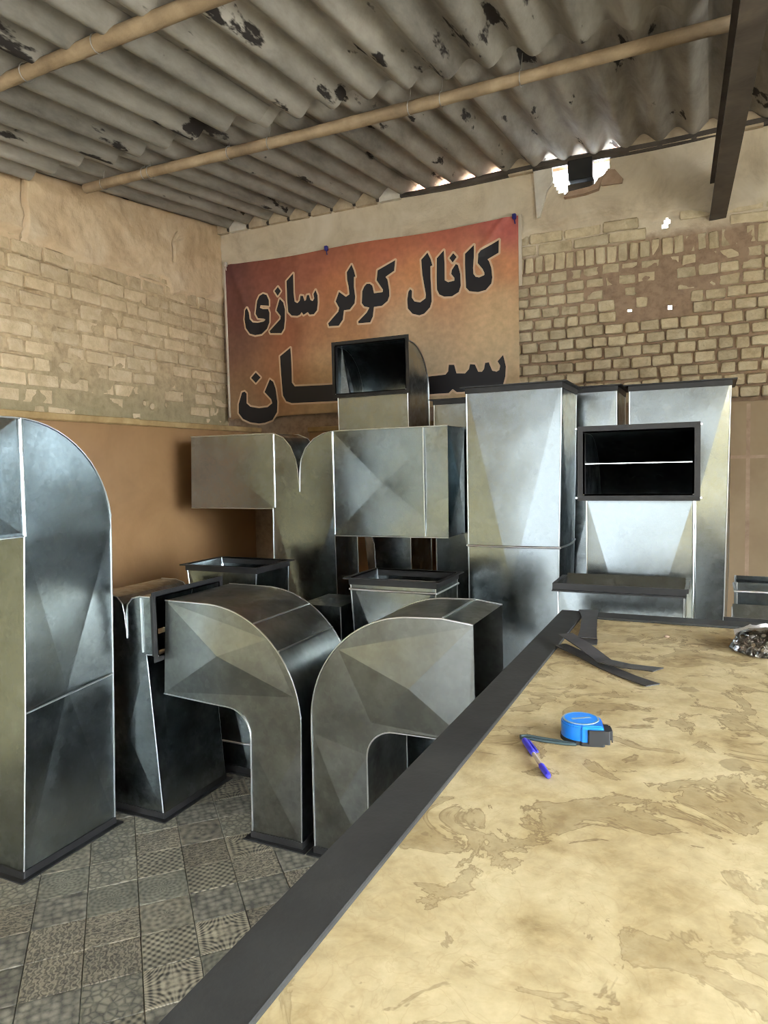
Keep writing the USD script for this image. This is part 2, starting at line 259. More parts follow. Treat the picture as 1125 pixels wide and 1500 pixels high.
for k in range(8): tile_material(f"floor_tile_{'abcdefgh'[k]}", k, TL[k], TD[k])

# ------------------------------------------------------------------ the room
LX, FY, RX = -3.39, 4.40, 3.0
def roof_z(y): return 3.08+0.1125*(y-2.97)
def fb(a, b, s, seed, octv=4): return meshkit.fbm(np.stack([a*s, b*s, np.zeros_like(a)+seed*3.7], -1), octv, seed)

# floor: slab under individually laid tiles
fl = thing("floor", "grey floor of small printed patchwork tiles laid diagonally", None, kind="structure")
part(fl, "slab", box(LX-0.2, RX+0.2, FRONT_Y-0.2, FY+0.2, -0.12, -0.0085), "floor_plain")
TS = 0.158; ca = math.cos(math.radians(46.0)); sa = math.sin(math.radians(46.0)); ntile = 0
O = np.array([-1.434, 1.392])
region = sg.Polygon([(-3.3, 0.2), (-0.35, 0.2), (-0.35, 2.75), (-2.3, 2.75), (-3.3, 2.2)])
TILE_BASE = cbox(-TS/2+0.0012, TS/2-0.0012, -TS/2+0.0012, TS/2-0.0012, -0.009, 0.0, 0.0016)
for i in range(-16, 17):
    for j in range(-16, 17):
        lx, ly = (i+0.5)*TS, (j+0.5)*TS; c = O+np.array([ca*lx-sa*ly, sa*lx+ca*ly])
        if not region.contains(sg.Point(c)): continue
        q = rnd.randrange(4); m = TILE_BASE.copy(); uv = m.vertices[:, :2]/TS+0.5
        for _ in range(q): uv = np.stack([uv[:, 1], 1-uv[:, 0]], 1)
        m.vertices += [0, 0, rnd.uniform(-0.0008, 0.0)]
        v = m.vertices.copy(); m.vertices = np.stack([c[0]+ca*v[:, 0]-sa*v[:, 1], c[1]+sa*v[:, 0]+ca*v[:, 1], v[:, 2]], 1)
        part(fl, "tile", m, f"floor_tile_{rnd.choice('aabccddddeffgggghh')}", uv=uv); ntile += 1


# left wall: rough skin (plaster above, mortar bed below) with every brick set in it
def skin(us, vs, h, place, holes=()):
    U, V = np.meshgrid(us, vs, indexing="ij"); Hh = h(U, V); G = place(U, V, Hh); m = grid_mesh(G)
    if holes:
        cu, cv = (U[:-1, :-1]+U[1:, 1:])/2, (V[:-1, :-1]+V[1:, 1:])/2; keep = np.ones(cu.size, bool)
        for hp in holes: keep &= ~shapely.contains_xy(hp, cu.ravel(), cv.ravel())
        m = trimesh.Trimesh(m.vertices, m.faces[np.concatenate([keep, keep])], process=False)
    return m
def groove(U, V, pts, w, depth):
    ln = sg.LineString(pts); d = shapely.distance(shapely.points(U.ravel(), V.ravel()), ln).reshape(U.shape); return -depth*np.clip(1-d/w, 0, 1)
def left_edge(y): return np.interp(y, [2.3, 2.7, 2.96, 3.14, 3.35, 3.8, 3.84, 4.4], [2.66, 2.70, 2.67, 2.63, 2.68, 2.71, 2.63, 2.69])
def h_left(Y, Z):
    e = left_edge(Y)+0.05*(fb(Y, Z, 7, 3)-0.5); s = np.clip((Z-e)/0.025, 0, 1); low = np.clip((2.15+0.5*(fb(Y, Z, 3, 9)-0.5)-Z)/0.25, 0, 1)
    h = -0.005+0.030*(fb(Y, Z, 11, 1)-0.5)+s*(0.026+0.03*(fb(Y, Z, 3.2, 2)-0.5))+0.013*low*(0.6+0.9*(fb(Y, Z, 9, 6)-0.5))+0.010*np.clip(fb(Y, Z, 4, 8)*3-1.6, 0, 1)
    h = h+groove(Y, Z, [(2.685, 3.1), (2.70, 2.80), (2.69, 2.62), (2.70, 2.52)], 0.013, 0.06)+groove(Y, Z, [(3.90, 3.05), (3.865, 2.98), (3.86, 2.86)], 0.011, 0.03)+groove(Y, Z, [(3.865, 2.99), (3.95, 3.04)], 0.009, 0.02)
    for (a, b, r) in ((3.05, 1.95, .022), (3.32, 1.94, .02), (3.27, 2.05, .014), (3.55, 1.86, .014), (3.62, 1.84, .02), (2.93, 2.03, .018), (3.75, 1.86, .012), (3.4, 2.33, .03), (2.72, 2.42, .03)): h = h-0.03*np.exp(-(((Y-a)/r)**2+((Z-b)/r)**2))
    return h
wl = thing("wall_left", "tan brick left wall with crumbling plaster over its top", None, kind="structure")
LY0 = 2.3
part(wl, "masonry", box(LX-0.22, LX-0.035, FRONT_Y-0.2, FY+0.2, -0.1, 3.22), "left_wall")
part(wl, "render", skin(np.arange(LY0, FY+0.02, 0.0125), np.arange(1.45, 3.40, 0.0125), lambda a, b: h_left(a, b), lambda a, b, h: np.stack([LX+h, a, np.minimum(b, roof_z(a)+0.0)], -1)), "left_wall", smooth=True)
part(wl, "render", skin(np.linspace(FRONT_Y, LY0, 60), np.linspace(-0.05, 3.1, 40), lambda a, b: 0.01*(fb(a, b, 3, 4)-0.5), lambda a, b, h: np.stack([LX+h, a, np.minimum(b, roof_z(a))], -1)), "left_wall", smooth=True)
part(wl, "render", skin(np.linspace(LY0, FY, 30), np.linspace(-0.05, 1.46, 20), lambda a, b: 0.01*(fb(a, b, 3, 4)-0.5), lambda a, b, h: np.stack([LX+h, a, b], -1)), "left_wall", smooth=True)
row = 0; z = 1.62
while z < 2.80:
    y = LY0-rnd.uniform(0, 0.2)
    while y < FY-0.02:
        L = 0.198 if rnd.random() < 0.86 else 0.095
        a, b = y, min(y+L+rnd.uniform(-0.008, 0.008), FY+0.03); zc = z+0.038
        if b-a > 0.05 and zc < left_edge((a+b)/2)+0.03:
            lowz = np.clip((2.2-zc)/0.4, 0, 1); x = LX-0.004+rnd.uniform(-0.006, 0.009)-0.004*lowz
            m = cbox(x-0.06, x+0.006, a, b, z+rnd.uniform(-0.004, 0.004), z+0.077+rnd.uniform(-0.005, 0.004), 0.008, 0.004); th = rnd.uniform(-0.018, 0.018)
            m.apply_transform(trimesh.transformations.rotation_matrix(th, [1, 0, 0], m.centroid)); part(wl, "brick", m, "brick_sand", smooth=50)
        y = b+rnd.uniform(0.009, 0.016)
    z += 0.0885; row += 1

# far wall
big_hole = sg.Polygon([(-0.885, 3.20), (-0.875, 3.11), (-0.835, 3.035), (-0.795, 3.02), (-0.78, 3.005), (-0.63, 3.0), (-0.605, 3.05), (-0.575, 3.075), (-0.545, 3.12), (-0.53, 3.20), (-0.56, 3.215), (-0.86, 3.215)])
small_hole = sg.Polygon([(-0.258, 2.735), (-0.232, 2.728), (-0.208, 2.762), (-0.226, 2.79), (-0.245, 2.772)])
pin_holes = [sg.Point(-0.43, 2.286).buffer(0.010), sg.Point(-0.21, 2.278).buffer(0.014)]
holes = [big_hole, small_hole]+pin_holes
def far_edge(x): return np.interp(x, [-3.4, -1.1, -1.0, -0.9, -0.6, -0.5, -0.25, -0.1, 0.0, 0.3, 0.6], [2.75, 2.78, 2.82, 2.84, 2.86, 2.84, 2.78, 2.78, 2.76, 2.79, 2.8])
def h_far(X, Z):
    e = far_edge(X)+0.05*(fb(X, Z, 7, 13)-0.5); s = np.clip((Z-e)/0.025, 0, 1)
    mud = np.clip(1.25-np.hypot((X+0.36)/0.74, (Z-2.47)/0.30)+1.4*(fb(X, Z, 5, 21)-0.5), 0, 1)*(1-s)
    mud2 = np.clip(1.1-np.hypot((X-0.35)/0.5, (Z-2.62)/0.2)+1.2*(fb(X, Z, 6, 23)-0.5), 0, 1)*(1-s)
    h = -0.013-0.012*np.clip((2.4-Z)/0.2, 0, 1)+0.008*(fb(X, Z, 20, 11)-0.5)+s*(0.030+0.022*(fb(X, Z, 3.0, 12)-0.5))+np.maximum(mud, mud2)*(0.017+0.014*(fb(X, Z, 12, 14)-0.5))
    h = h+groove(X, Z, [(-0.21, 2.80), (-0.05, 2.78), (0.0, 2.76)], 0.012, 0.02)+0.012*np.exp(-(np.abs(X-0.0)/0.05)**2)*np.clip((Z-2.74)/0.1, 0, 1)
    return h
wf = thing("wall_back", "tan brick far wall with plaster band, mud patches and broken hole under the roof", None, kind="structure")
wp = sg.box(LX-0.2, -0.05, RX+0.2, 3.215).difference(ops.unary_union([big_hole.buffer(0.02), affinity.translate(small_hole.buffer(0.05), 0, 0.03)]+[affinity.translate(p.buffer(0.03), 0, 0.02) for p in pin_holes]))
part(wf, "masonry", prism(wp, lambda u, v, w: (u, w, v), FY+0.03, FY+0.13), "far_wall")
xs = np.concatenate([np.linspace(LX-0.05, -1.2, 110), np.arange(-1.19, 0.75, 0.011), np.linspace(0.76, RX, 40)])
zs = np.concatenate([np.linspace(-0.05, 1.6, 14), np.arange(1.61, 3.20, 0.011), [3.20, 3.215]])
part(wf, "render", skin(xs, zs, h_far, lambda a, b, h: np.stack([a, FY-h, b], -1), holes), "far_wall", smooth=True)
hole_u = ops.unary_union([h.buffer(0.012) for h in holes])
z = 1.745; row = 0
while z < 2.80:
    soldier = 2.565 < z < 2.62
    hgt, course = (0.098, 0.108) if soldier else (0.059, 0.0695)
    x = -1.17-rnd.uniform(0, 0.09)
    while x < 0.62:
        L = (0.052 if soldier else (0.205 if z > 2.66 else (0.100 if rnd.random() < 0.9 else 0.07)))+rnd.uniform(-0.006, 0.006)
        a, b = x, x+L; cx, cz = (a+b)/2, z+hgt/2
        if cz < far_edge(cx)+0.02 and not hole_u.intersects(sg.box(a, z, b, z+hgt)) and not (-0.06 < cx < 0.10 and cz > 2.66):
            f = FY+0.002+rnd.uniform(-0.007, 0.006)
            m = cbox(a, b, f-0.004, f+0.06, z+rnd.uniform(-0.003, 0.003), z+hgt+rnd.uniform(-0.004, 0.003), 0.007, 0.0035); m.apply_transform(trimesh.transformations.rotation_matrix(rnd.uniform(-0.025, 0.025), [0, 1, 0], m.centroid))
            part(wf, "brick", m, "brick_cream", smooth=50)
        x = b+rnd.uniform(0.006, 0.014)
    z += course; row += 1
# pieces around the broken hole
def slab(parent, name, pts, y0, y1, material, label=None): return part(parent, name, prism(sg.Polygon(pts), lambda u, v, w: (u, w, v), y0, y1), material, label=label)
slab(wf, "plaster_flake", [(-0.985, 3.185), (-0.875, 3.20), (-0.865, 3.10), (-0.905, 3.045), (-0.945, 2.905), (-0.965, 2.90)], FY-0.036, FY-0.012, "white_plaster", "pale plaster flake left of the hole")
slab(wf, "mud_scar", [(-0.61, 3.04), (-0.55, 3.105), (-0.51, 3.10), (-0.465, 3.04), (-0.47, 3.015), (-0.58, 3.02)], FY-0.034, FY-0.01, "mud", "bare brown patch right of the hole")
slab(wf, "mud_lip", [(-0.80, 2.985), (-0.78, 3.012), (-0.65, 3.02), (-0.62, 3.03), (-0.60, 3.06), (-0.575, 3.07), (-0.60, 3.00), (-0.68, 2.985)], FY-0.055, FY+0.08, "mud")
# clay plugs under the roof crests
PITCH = 0.177
def plug(xc, y0, y1, zb, w, hgt, seed):
    u = np.linspace(-1, 1, 13); pr = [(xc+w/2*t, zb+hgt*max(0.0, math.cos(t*math.pi/2))**0.8*(0.9+0.2*meshkit.noise(np.array([t*3, seed, 0.0]), 5))) for t in u]
    return prism(sg.Polygon(pr+[(xc+w/2, zb-0.03), (xc-w/2, zb-0.03)]).buffer(0), lambda a, b, c: (a, c, b), y0, y1)
OPEN = [-1.83, -1.65, -1.47, -1.30, -1.12, -0.94, -0.76, -0.585]
k = 0
for n in range(-19, 18):
    xc = n*PITCH; sealed = not (-1.9 < xc < -0.5) or abs(xc+1.062) < 0.05
    if sealed: part(wf, "clay_plug", plug(xc, FY-0.05, FY+0.05, 3.205, 0.15, 0.055+0.01*rnd.random(), n), "white_plaster" if n % 7 == 3 else "clay_pale")
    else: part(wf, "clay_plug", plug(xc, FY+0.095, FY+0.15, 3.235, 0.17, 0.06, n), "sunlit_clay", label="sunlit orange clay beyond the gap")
# right and front walls (out of frame, they close the room)
wr = thing("wall_right", "tan brick side wall of the workshop with a wide open gate", None, kind="structure")
for b in (box(RX, RX+0.2, FRONT_Y-0.2, GATE_Y0, -0.1, 3.3), box(RX, RX+0.2, GATE_Y1, FY+0.2, -0.1, 3.3), box(RX, RX+0.2, GATE_Y0, GATE_Y1, GATE_H, 3.3)): part(wr, "masonry", b, "left_wall")
wfr = thing("wall_front", "tan street wall around the wide open shop doorway", None, kind="structure")
for b in (box(LX-0.2, DOOR_X0, FRONT_Y-0.2, FRONT_Y, -0.1, 2.9), box(DOOR_X1, RX+0.2, FRONT_Y-0.2, FRONT_Y, -0.1, 2.9), box(DOOR_X0, DOOR_X1, FRONT_Y-0.2, FRONT_Y, DOOR_H, 2.9)): part(wfr, "masonry", b, "left_wall")

# street outside the doorway
gr = part("/World", "ground", box(RX+0.2, 40, FRONT_Y-0.2, 30, -0.2, -0.02), "street_dust"); tag(gr, "pale dusty yard ground outside the open gate", None, None, "structure")
gr = part("/World", "ground", box(-30, 40, -16, FRONT_Y-0.2, -0.2, -0.02), "asphalt"); tag(gr, "dark asphalt street ground outside the doorway", None, None, "structure")
wst = part("/World", "wall_street", box(-18, 18, -12.2, -12, -0.2, 4.2), "far_concrete"); tag(wst, "plain rendered street wall opposite the doorway", None, None, "structure")

# roof: overlapping corrugated sheets, each its own part
ce = thing("ceiling", "corrugated grey asbestos sheet roof with overlapping scalloped edges", None, kind="structure")
def sheet(x0, x1, y0, y1, dz, seed, twist=0.0):
    nx = int((x1-x0)/PITCH*14)+1; xs_ = np.linspace(x0, x1, nx); ys_ = np.linspace(0, 1, 6); T = 0.0065; V = []
    for side in (0, 1):
        S = np.zeros((nx, len(ys_), 3))
        for j, t in enumerate(ys_):
            n0 = 0.012*(meshkit.noise(np.stack([xs_*9, xs_*0+seed, xs_*0], -1), 3)-0.5); n1 = 0.012*(meshkit.noise(np.stack([xs_*9, xs_*0+seed+9, xs_*0], -1), 3)-0.5)
            y = (y0+n0)*(1-t)+(y1+n1)*t+twist*(xs_-(x0+x1)/2)
            S[:, j, 0] = xs_; S[:, j, 1] = y; S[:, j, 2] = roof_z(y)+0.030*np.cos(2*np.pi*xs_/PITCH)+dz-0.042*np.clip((y-y0)/(y1-y0), 0, 1)*(1 if dz < -0.012 else 0)+(T if side else 0)
        V.append(S)
    a = grid_mesh(V[0]); a.faces = a.faces[:, ::-1]; b = grid_mesh(V[1]); n = len(a.vertices); ny = len(ys_); f = []
    ring = [i*ny for i in range(nx)]+[(nx-1)*ny+j for j in range(1, ny)]+[i*ny+ny-1 for i in range(nx-2, -1, -1)]+[j for j in range(ny-2, 0, -1)]
    for i in range(len(ring)):
        p, q = ring[i], ring[(i+1) % len(ring)]; f += [[p, q, q+n], [p, q+n, p+n]]
    return trimesh.Trimesh(np.vstack([a.vertices, b.vertices]), np.vstack([a.faces, b.faces+n, np.array(f)]), process=False)
W5 = PITCH*5
starts = [-3.60+W5*i for i in range(8)]
lap_y = [2.655, 2.71, 2.79, 2.785, 2.70, 2.73, 2.76, 2.72]
for r, (ya, yb, dz) in enumerate([(2.50, 4.465, 0.0), (0.78, None, -0.017), (-1.1, 0.95, -0.034), (-3.45, -0.95, -0.05)]):
    for i, x0 in enumerate(starts):
        e = lap_y[i] if yb is None else yb+rnd.uniform(-0.04, 0.04)
        if r == 3 and i == 5: continue      # a bay behind the camera is open to the sky
        part(ce, "roof_sheet", sheet(x0-0.04, x0+W5+0.045, ya, e if r else yb+rnd.uniform(-0.012, 0.012), dz-0.0075*(i % 2), 10*r+i, rnd.uniform(-0.012, 0.012)), "asbestos", smooth=60)
# dark batten along the top of the far wall
tr_pts = [(x, FY-0.03, 3.196+0.006*math.sin(x*5)) for x in np.linspace(-3.35, 2.9, 40)]
tag(part("/World", "trim_1", tube(tr_pts, [0.014+0.012*np.clip((x+1.9)/0.7, 0, 1) for x, _, _ in tr_pts], 8), "dark_steel", smooth=40), "thin dark wall plate running along the top of the far wall", None, None, "structure")

# ------------------------------------------------------------------ sheet-metal builders
def arc(c, r, a0, a1, n=14): return [(c[0]+r*math.cos(math.radians(a0+(a1-a0)*i/n)), c[1]+r*math.sin(math.radians(a0+(a1-a0)*i/n))) for i in range(n+1)]
def broken_panel(poly, breaks, place):
    """flat sheet with cross-breaks: each break (four corners, height) is a shallow pyramid; place(u, v, h)"""
    V, F = [], []
    def add(pg, hf):
        for v, f in triangulate(pg):
            o = len(V); V.extend(place(u, w, hf(u, w)) for u, w in v); F.extend((f+o).tolist())
    rest = poly
    for q, hh, *c in breaks:
        hh = hh*1.6
        c = np.array(c[0]) if c else np.mean(q, axis=0)
        for i in range(4):
            a, b = np.array(q[i]), np.array(q[(i+1) % 4]); t = sg.Polygon([a, b, c]); M = np.linalg.inv(np.array([[a[0], b[0], c[0]], [a[1], b[1], c[1]], [1, 1, 1]]))
            add(poly.intersection(t), lambda u, w, M=M: hh*max(0.0, float((M@np.array([u, w, 1]))[2]))); rest = rest.difference(t.buffer(1e-7))
    add(rest, lambda u, w: 0.0)
    return trimesh.Trimesh(np.array(V), np.array(F), process=False)
def ring_frame(P, s0, s1, w0, w1, e=0.024, deep=0.030):
    """black angle-iron frame round a mouth; P(s, n, w): n points out of the mouth"""
    inner = sg.box(s0, w0, s1, w1); out = []
    for grow, a, b in ((e, -0.005, 0.0), (0.005, -deep, 0.0)):
        rg = inner.buffer(grow, join_style=2).difference(inner.buffer(-0.0005, join_style=2))
        out.append(prism(rg, lambda u, v, w: P(u, w, v), a, b))
    return join(out)
def profile_duct(name, label, runs, to3d, w0, w1, breaks=(), back_breaks=(), ribs=(), rings=(), metal="zinc", group=None, loc=None, flanged=(), bead=0.0032, h=0.010):
    """duct whose cheeks are one outline: runs = [(kind, points)], kind 'mouth' stays open; extruded across w0..w1"""
    pts = []
    for _, p in runs: pts += list(p[:-1])
    poly = sg.Polygon(pts).buffer(0); all3 = np.array([to3d(u, v, w) for u, v in pts for w in (w0, w1)])
    base = loc if loc is not None else (all3[:, 0].mean(), all3[:, 1].mean(), 0.0)
    t = thing(name, label, "duct", base, group)
    s = 1 if w1 > w0 else -1
    part(t, "cheek_panel", broken_panel(poly, breaks, lambda u, v, hh: to3d(u, v, w0-s*hh)), metal)
    part(t, "cheek_panel", broken_panel(poly, back_breaks, lambda u, v, hh: to3d(u, v, w1+s*hh)), metal)
    cen = np.array(poly.centroid.coords[0])
    for kind, p in runs:
        p = np.array(p, float)
        if kind == "mouth": continue
        part(t, kind, grid_mesh(np.array([[to3d(u, v, w) for w in np.linspace(w0, w1, 2)] for u, v in p])), metal, smooth=25)
        for w in (w0-s*0.002, w1+s*0.002): part(t, "seam", tube([to3d(u, v, w) for u, v in p], bead, 6), "zinc_seam", smooth=60)
    for k in flanged:
        p = np.array(runs[k][1], float); d = p[-1]-p[0]; L = np.linalg.norm(d); d /= L; n = np.array([d[1], -d[0]])
        if poly.contains(sg.Point(*(p[0]+d*L/2+n*0.01))): n = -n
        fl_path = part(t, "flange", ring_frame(lambda a, b, c: to3d(*(p[0]+d*a+n*b), c), 0, L, min(w0, w1), max(w0, w1)), "black_flange")
    for line in ribs: part(t, "rib", tube([to3d(u, v, w0-s*0.003) for u, v in line], 0.0045, 6), "zinc_seam", smooth=60)
    for a in rings: part(t, "ring_seam", tube([to3d(*a, w) for w in np.linspace(w0, w1, 2)], 0.004, 6), "zinc_seam", smooth=60)
    return t, poly
def straight_duct(name, label, b, tp, z0, z1, seams=(), h=0.010, top=True, bottom=True, metal="zinc", group=None, sections=None):
    """rectangular duct standing on end: b, tp = (x0, x1, y0, y1) at the foot and at the head"""
    h = h*1.5
    t = thing(name, label, "duct", ((b[0]+b[1])/2, (b[2]+b[3])/2, z0), group)
    def at(z):
        k = (z-z0)/(z1-z0); return [b[i]+(tp[i]-b[i])*k for i in range(4)]
    def corners(z): x0, x1, y0, y1 = at(z); return [np.array(p+(z,)) for p in ((x0, y0), (x1, y0), (x1, y1), (x0, y1))]
    C0, C1 = corners(z0), corners(z1); nrm = [(0, -1, 0), (1, 0, 0), (0, 1, 0), (-1, 0, 0)]
    for i in range(4):
        q = [C0[i], C0[(i+1) % 4], C1[(i+1) % 4], C1[i]]; c = np.mean(q, axis=0)+np.array(nrm[i])*h; v, f = [], []
        for k in range(4): o = len(v); v += [q[k], q[(k+1) % 4], c]; f.append([o, o+1, o+2])
        part(t, "side_panel", trimesh.Trimesh(np.array(v), np.array(f), process=False), metal)
        part(t, "corner_seam", tube([C0[i], C1[i]], 0.0035, 6), "zinc_seam", smooth=60)
    for z in seams:
        c = corners(z); c = [p+np.array([(-.004, -.004, 0), (.004, -.004, 0), (.004, .004, 0), (-.004, .004, 0)][i]) for i, p in enumerate(c)]
        k = abs(2*(z-z0)/(z1-z0)-1); up = [np.array(n)*h*(1-k) for n in nrm]
        part(t, "ring_seam", join([tube([c[i], c[i]+(c[(i+1) % 4]-c[i])*(0.5-k/2)+up[i], c[i]+(c[(i+1) % 4]-c[i])*(0.5+k/2)+up[i], c[(i+1) % 4]], 0.005, 6) for i in range(4)]), "zinc_seam", smooth=60)
    for on, z, sgn in ((top, z1, 1), (bottom, z0, -1)):
        if on:
            x0, x1, y0, y1 = at(z); part(t, "flange", ring_frame(lambda s, n, w: (s, w, z+sgn*n), x0, x1, y0, y1), "black_flange")
    return t
XZ = lambda u, v, w: (u, w, v)          # cheek faces -y, w = y
YZ = lambda u, v, w: (w, u, v)          # cheek faces +-x, w = x

# big elbow at the left edge of the picture: cheek towards +x
profile_duct("elbow_duct", "large galvanised elbow duct in the foreground, cut by the left edge of the picture",
    [("throat_panel", [(1.635, 1.187), (1.60, 0.56), (1.56, 0.0)]), ("mouth", [(1.56, 0.0), (1.968, 0.0)]), ("heel_panel", [(1.968, 0.0), (1.995, 0.595), (2.02, 1.164)]+arc((1.62, 1.19), 0.405, 0, 90)[1:]+[(1.05, 1.595)]), ("mouth", [(1.05, 1.595), (1.05, 1.19)]), ("throat_panel", [(1.05, 1.19), (1.635, 1.187)])],
    YZ, -2.14, -2.55, breaks=[([(1.562, 0.02), (1.968, 0.02), (2.018, 1.18), (1.634, 1.18)], -0.012), ([(1.06, 1.2), (1.63, 1.2), (1.63, 1.59), (1.06, 1.59)], 0.009)],
    ribs=[[(1.602, 0.575), (1.99, 0.605)], [(1.640, 1.187), (1.648, 1.592)]], flanged=(1,), loc=(-2.34, 1.77, 0))

# Y-branch half hidden behind it
B_c = -2.14
runs = [("side_panel", [(-1.978, 0.0), (-2.03, 0.672)]), ("throat_panel", [(-2.03, 0.672), (-1.968, 0.674)]), ("mouth", [(-1.968, 0.674), (-1.968, 0.905)]), ("heel_panel", [(-1.968, 0.905), (-2.055, 0.905), (-2.095, 0.895), (-2.122, 0.868), (-2.130, 0.83), (-2.131, 0.73)]),
        ("heel_panel", [(-2.131, 0.73), (-2.139, 0.83), (-2.148, 0.868), (-2.175, 0.895), (-2.215, 0.905), (-2.302, 0.905)]), ("mouth", [(-2.302, 0.905), (-2.302, 0.674)]), ("throat_panel", [(-2.302, 0.674), (-2.24, 0.672)]), ("side_panel", [(-2.24, 0.672), (-2.292, 0.0)]), ("mouth", [(-2.292, 0.0), (-1.978, 0.0)])]
tB, _ = profile_duct("branch_duct", "small galvanised forked duct, just right of the elbow cut by the picture edge", runs, XZ, 2.072, 2.46, breaks=[([(-2.29, 0.02), (-1.98, 0.02), (-2.03, 0.66), (-2.24, 0.66)], 0.012)], ribs=[[(-2.048, 0.68), (-2.048, 0.9)]], flanged=(2, 8))
# the panel under its right arm carries its own cross-break
def x_panel(parent, name, q, n, h, metal="zinc"):
    q = [np.array(p, float) for p in q]; c = np.mean(q, axis=0)+np.array(n)*h; v, f = [], []
    for k in range(4): o = len(v); v += [q[k], q[(k+1) % 4], c]; f.append([o, o+1, o+2])
    return part(parent, name, trimesh.Trimesh(np.array(v), np.array(f), process=False), metal)
x_panel(tB, "stiffened_panel", [(-1.974, 2.074, 0.03), (-1.974, 2.458, 0.03), (-2.024, 2.458, 0.66), (-2.024, 2.074, 0.66)], (1, 0, 0), -0.018)

# the pair of low elbows in front
runs = [("side_panel", [(-1.565, 0.0), (-1.557, 0.39)]), ("throat_panel", [(-1.557, 0.39)]+arc((-1.66, 0.395), 0.103, 0, 90, 10)[1:]+[(-1.76, 0.502), (-1.972, 0.513)]), ("mouth", [(-1.972, 0.513), (-1.946, 0.892)]), ("heel_panel", [(-1.946, 0.892), (-1.76, 0.89)]+arc((-1.748, 0.474), 0.416, 88, 0, 20)+[(-1.345, 0.0)]), ("mouth", [(-1.345, 0.0), (-1.565, 0.0)])]
profile_duct("elbow_duct", "low galvanised elbow duct with mouth facing left and bright rounded top", runs, XZ, 2.097, 2.50,
    breaks=[([(-1.965, 0.52), (-1.36, 0.57), (-1.47, 0.775), (-1.942, 0.888)], 0.010, (-1.69, 0.695)), ([(-1.562, 0.02), (-1.345, 0.02), (-1.335, 0.40), (-1.555, 0.36)], 0.006)], rings=[(-1.53, 0.828), (-1.42, 0.735)], flanged=(4,), metal="zinc_dull")
runs = [("side_panel", [(-1.068, 0.0), (-1.067, 0.39)]), ("throat_panel", [(-1.067, 0.39)]+arc((-0.962, 0.393), 0.105, 180, 90, 10)[1:]+[(-0.674, 0.502)]), ("mouth", [(-0.674, 0.502), (-0.677, 0.89)]), ("heel_panel", [(-0.677, 0.89), (-0.78, 0.903), (-0.88, 0.90)]+arc((-0.88, 0.492), 0.408, 90, 180, 20)[1:]+[(-1.289, 0.0)]), ("mouth", [(-1.289, 0.0), (-1.068, 0.0)])]
profile_duct("elbow_duct", "low galvanised elbow duct with mouth facing right, beside the work table edge", runs, XZ, 2.097, 2.44,
    breaks=[([(-1.17, 0.765), (-1.05, 0.52), (-0.70, 0.505), (-0.679, 0.885)], 0.009, (-0.90, 0.66)), ([(-1.285, 0.02), (-1.07, 0.02), (-1.068, 0.40), (-1.285, 0.45)], 0.006)], rings=[(-0.78, 0.905)], flanged=(4,), metal="zinc_dull")

# forked duct with two arms in the middle distance
runs = [("side_panel", [(-1.775, 0.0), (-1.785, 1.042)]), ("throat_panel", [(-1.785, 1.042), (-1.152, 1.045)]), ("mouth", [(-1.152, 1.045), (-1.148, 1.592)]),
        ("heel_panel", [(-1.148, 1.592), (-1.78, 1.592), (-1.84, 1.582), (-1.90, 1.555), (-1.95, 1.51), (-1.982, 1.45), (-1.993, 1.38), (-1.997, 1.275)]), ("heel_panel", [(-1.997, 1.275), (-2.003, 1.38), (-2.014, 1.45), (-2.045, 1.52), (-2.09, 1.57), (-2.15, 1.594), (-2.722, 1.597)]),
        ("mouth", [(-2.722, 1.597), (-2.74, 1.185)]), ("throat_panel", [(-2.74, 1.185), (-2.172, 1.183)]), ("side_panel", [(-2.172, 1.183), (-2.19, 0.0)]), ("mouth", [(-2.19, 0.0), (-1.775, 0.0)])]
profile_duct("branch_duct", "galvanised forked duct with two broad arms and V notch, standing before the banner", runs, XZ, 3.20, 3.45,
    breaks=[([(-1.785, 1.05), (-1.154, 1.05), (-1.15, 1.588), (-1.785, 1.588)], -0.009, (-1.51, 1.315)), ([(-2.735, 1.19), (-2.165, 1.19), (-2.165, 1.59), (-2.724, 1.59)], 0.008), ([(-2.185, 0.02), (-1.78, 0.02), (-1.787, 1.18), (-2.17, 1.18)], 0.012)],
    back_breaks=[([(-1.785, 1.05), (-1.154, 1.05), (-1.15, 1.588), (-1.785, 1.588)], 0.012)], ribs=[[(-2.158, 1.19), (-2.155, 1.592)], [(-1.787, 1.05), (-1.787, 1.588)], [(-1.275, 1.05), (-1.275, 1.588)]], flanged=(8,), metal="zinc_bright")

x_panel("/World/branch_duct_001", "end_panel", [(-1.151, 3.201, 1.047), (-1.151, 3.449, 1.047), (-1.148, 3.449, 1.590), (-1.148, 3.201, 1.590)], (1, 0, 0), 0.016, "zinc")
# elbow on a tall leg, mouth to the front, before the banner
def taper(u, v, w):
    x0 = np.interp(v, [0.0, 0.93, 1.62], [-1.80, -1.84, -2.06]); return (x0+(w+2.06)/(2.06-1.60)*(-1.60-x0), u, v)
runs = [("heel_panel", [(3.75, 2.135), (3.84, 2.135)]+arc((3.84, 1.855), 0.28, 90, 0)[1:]+[(4.12, 1.62), (4.12, 0.93), (4.12, 0.0)]), ("mouth", [(4.12, 0.0), (3.78, 0.0)]), ("throat_panel", [(3.78, 0.0), (3.78, 0.93), (3.78, 1.62), (3.775, 1.845), (3.75, 1.848)]), ("mouth", [(3.75, 1.848), (3.75, 2.135)])]
profile_duct("elbow_duct", "tall galvanised elbow duct whose black-framed mouth faces forward in front of the banner lettering", runs, taper, -1.60, -2.06, flanged=(3,), metal="zinc_bright")

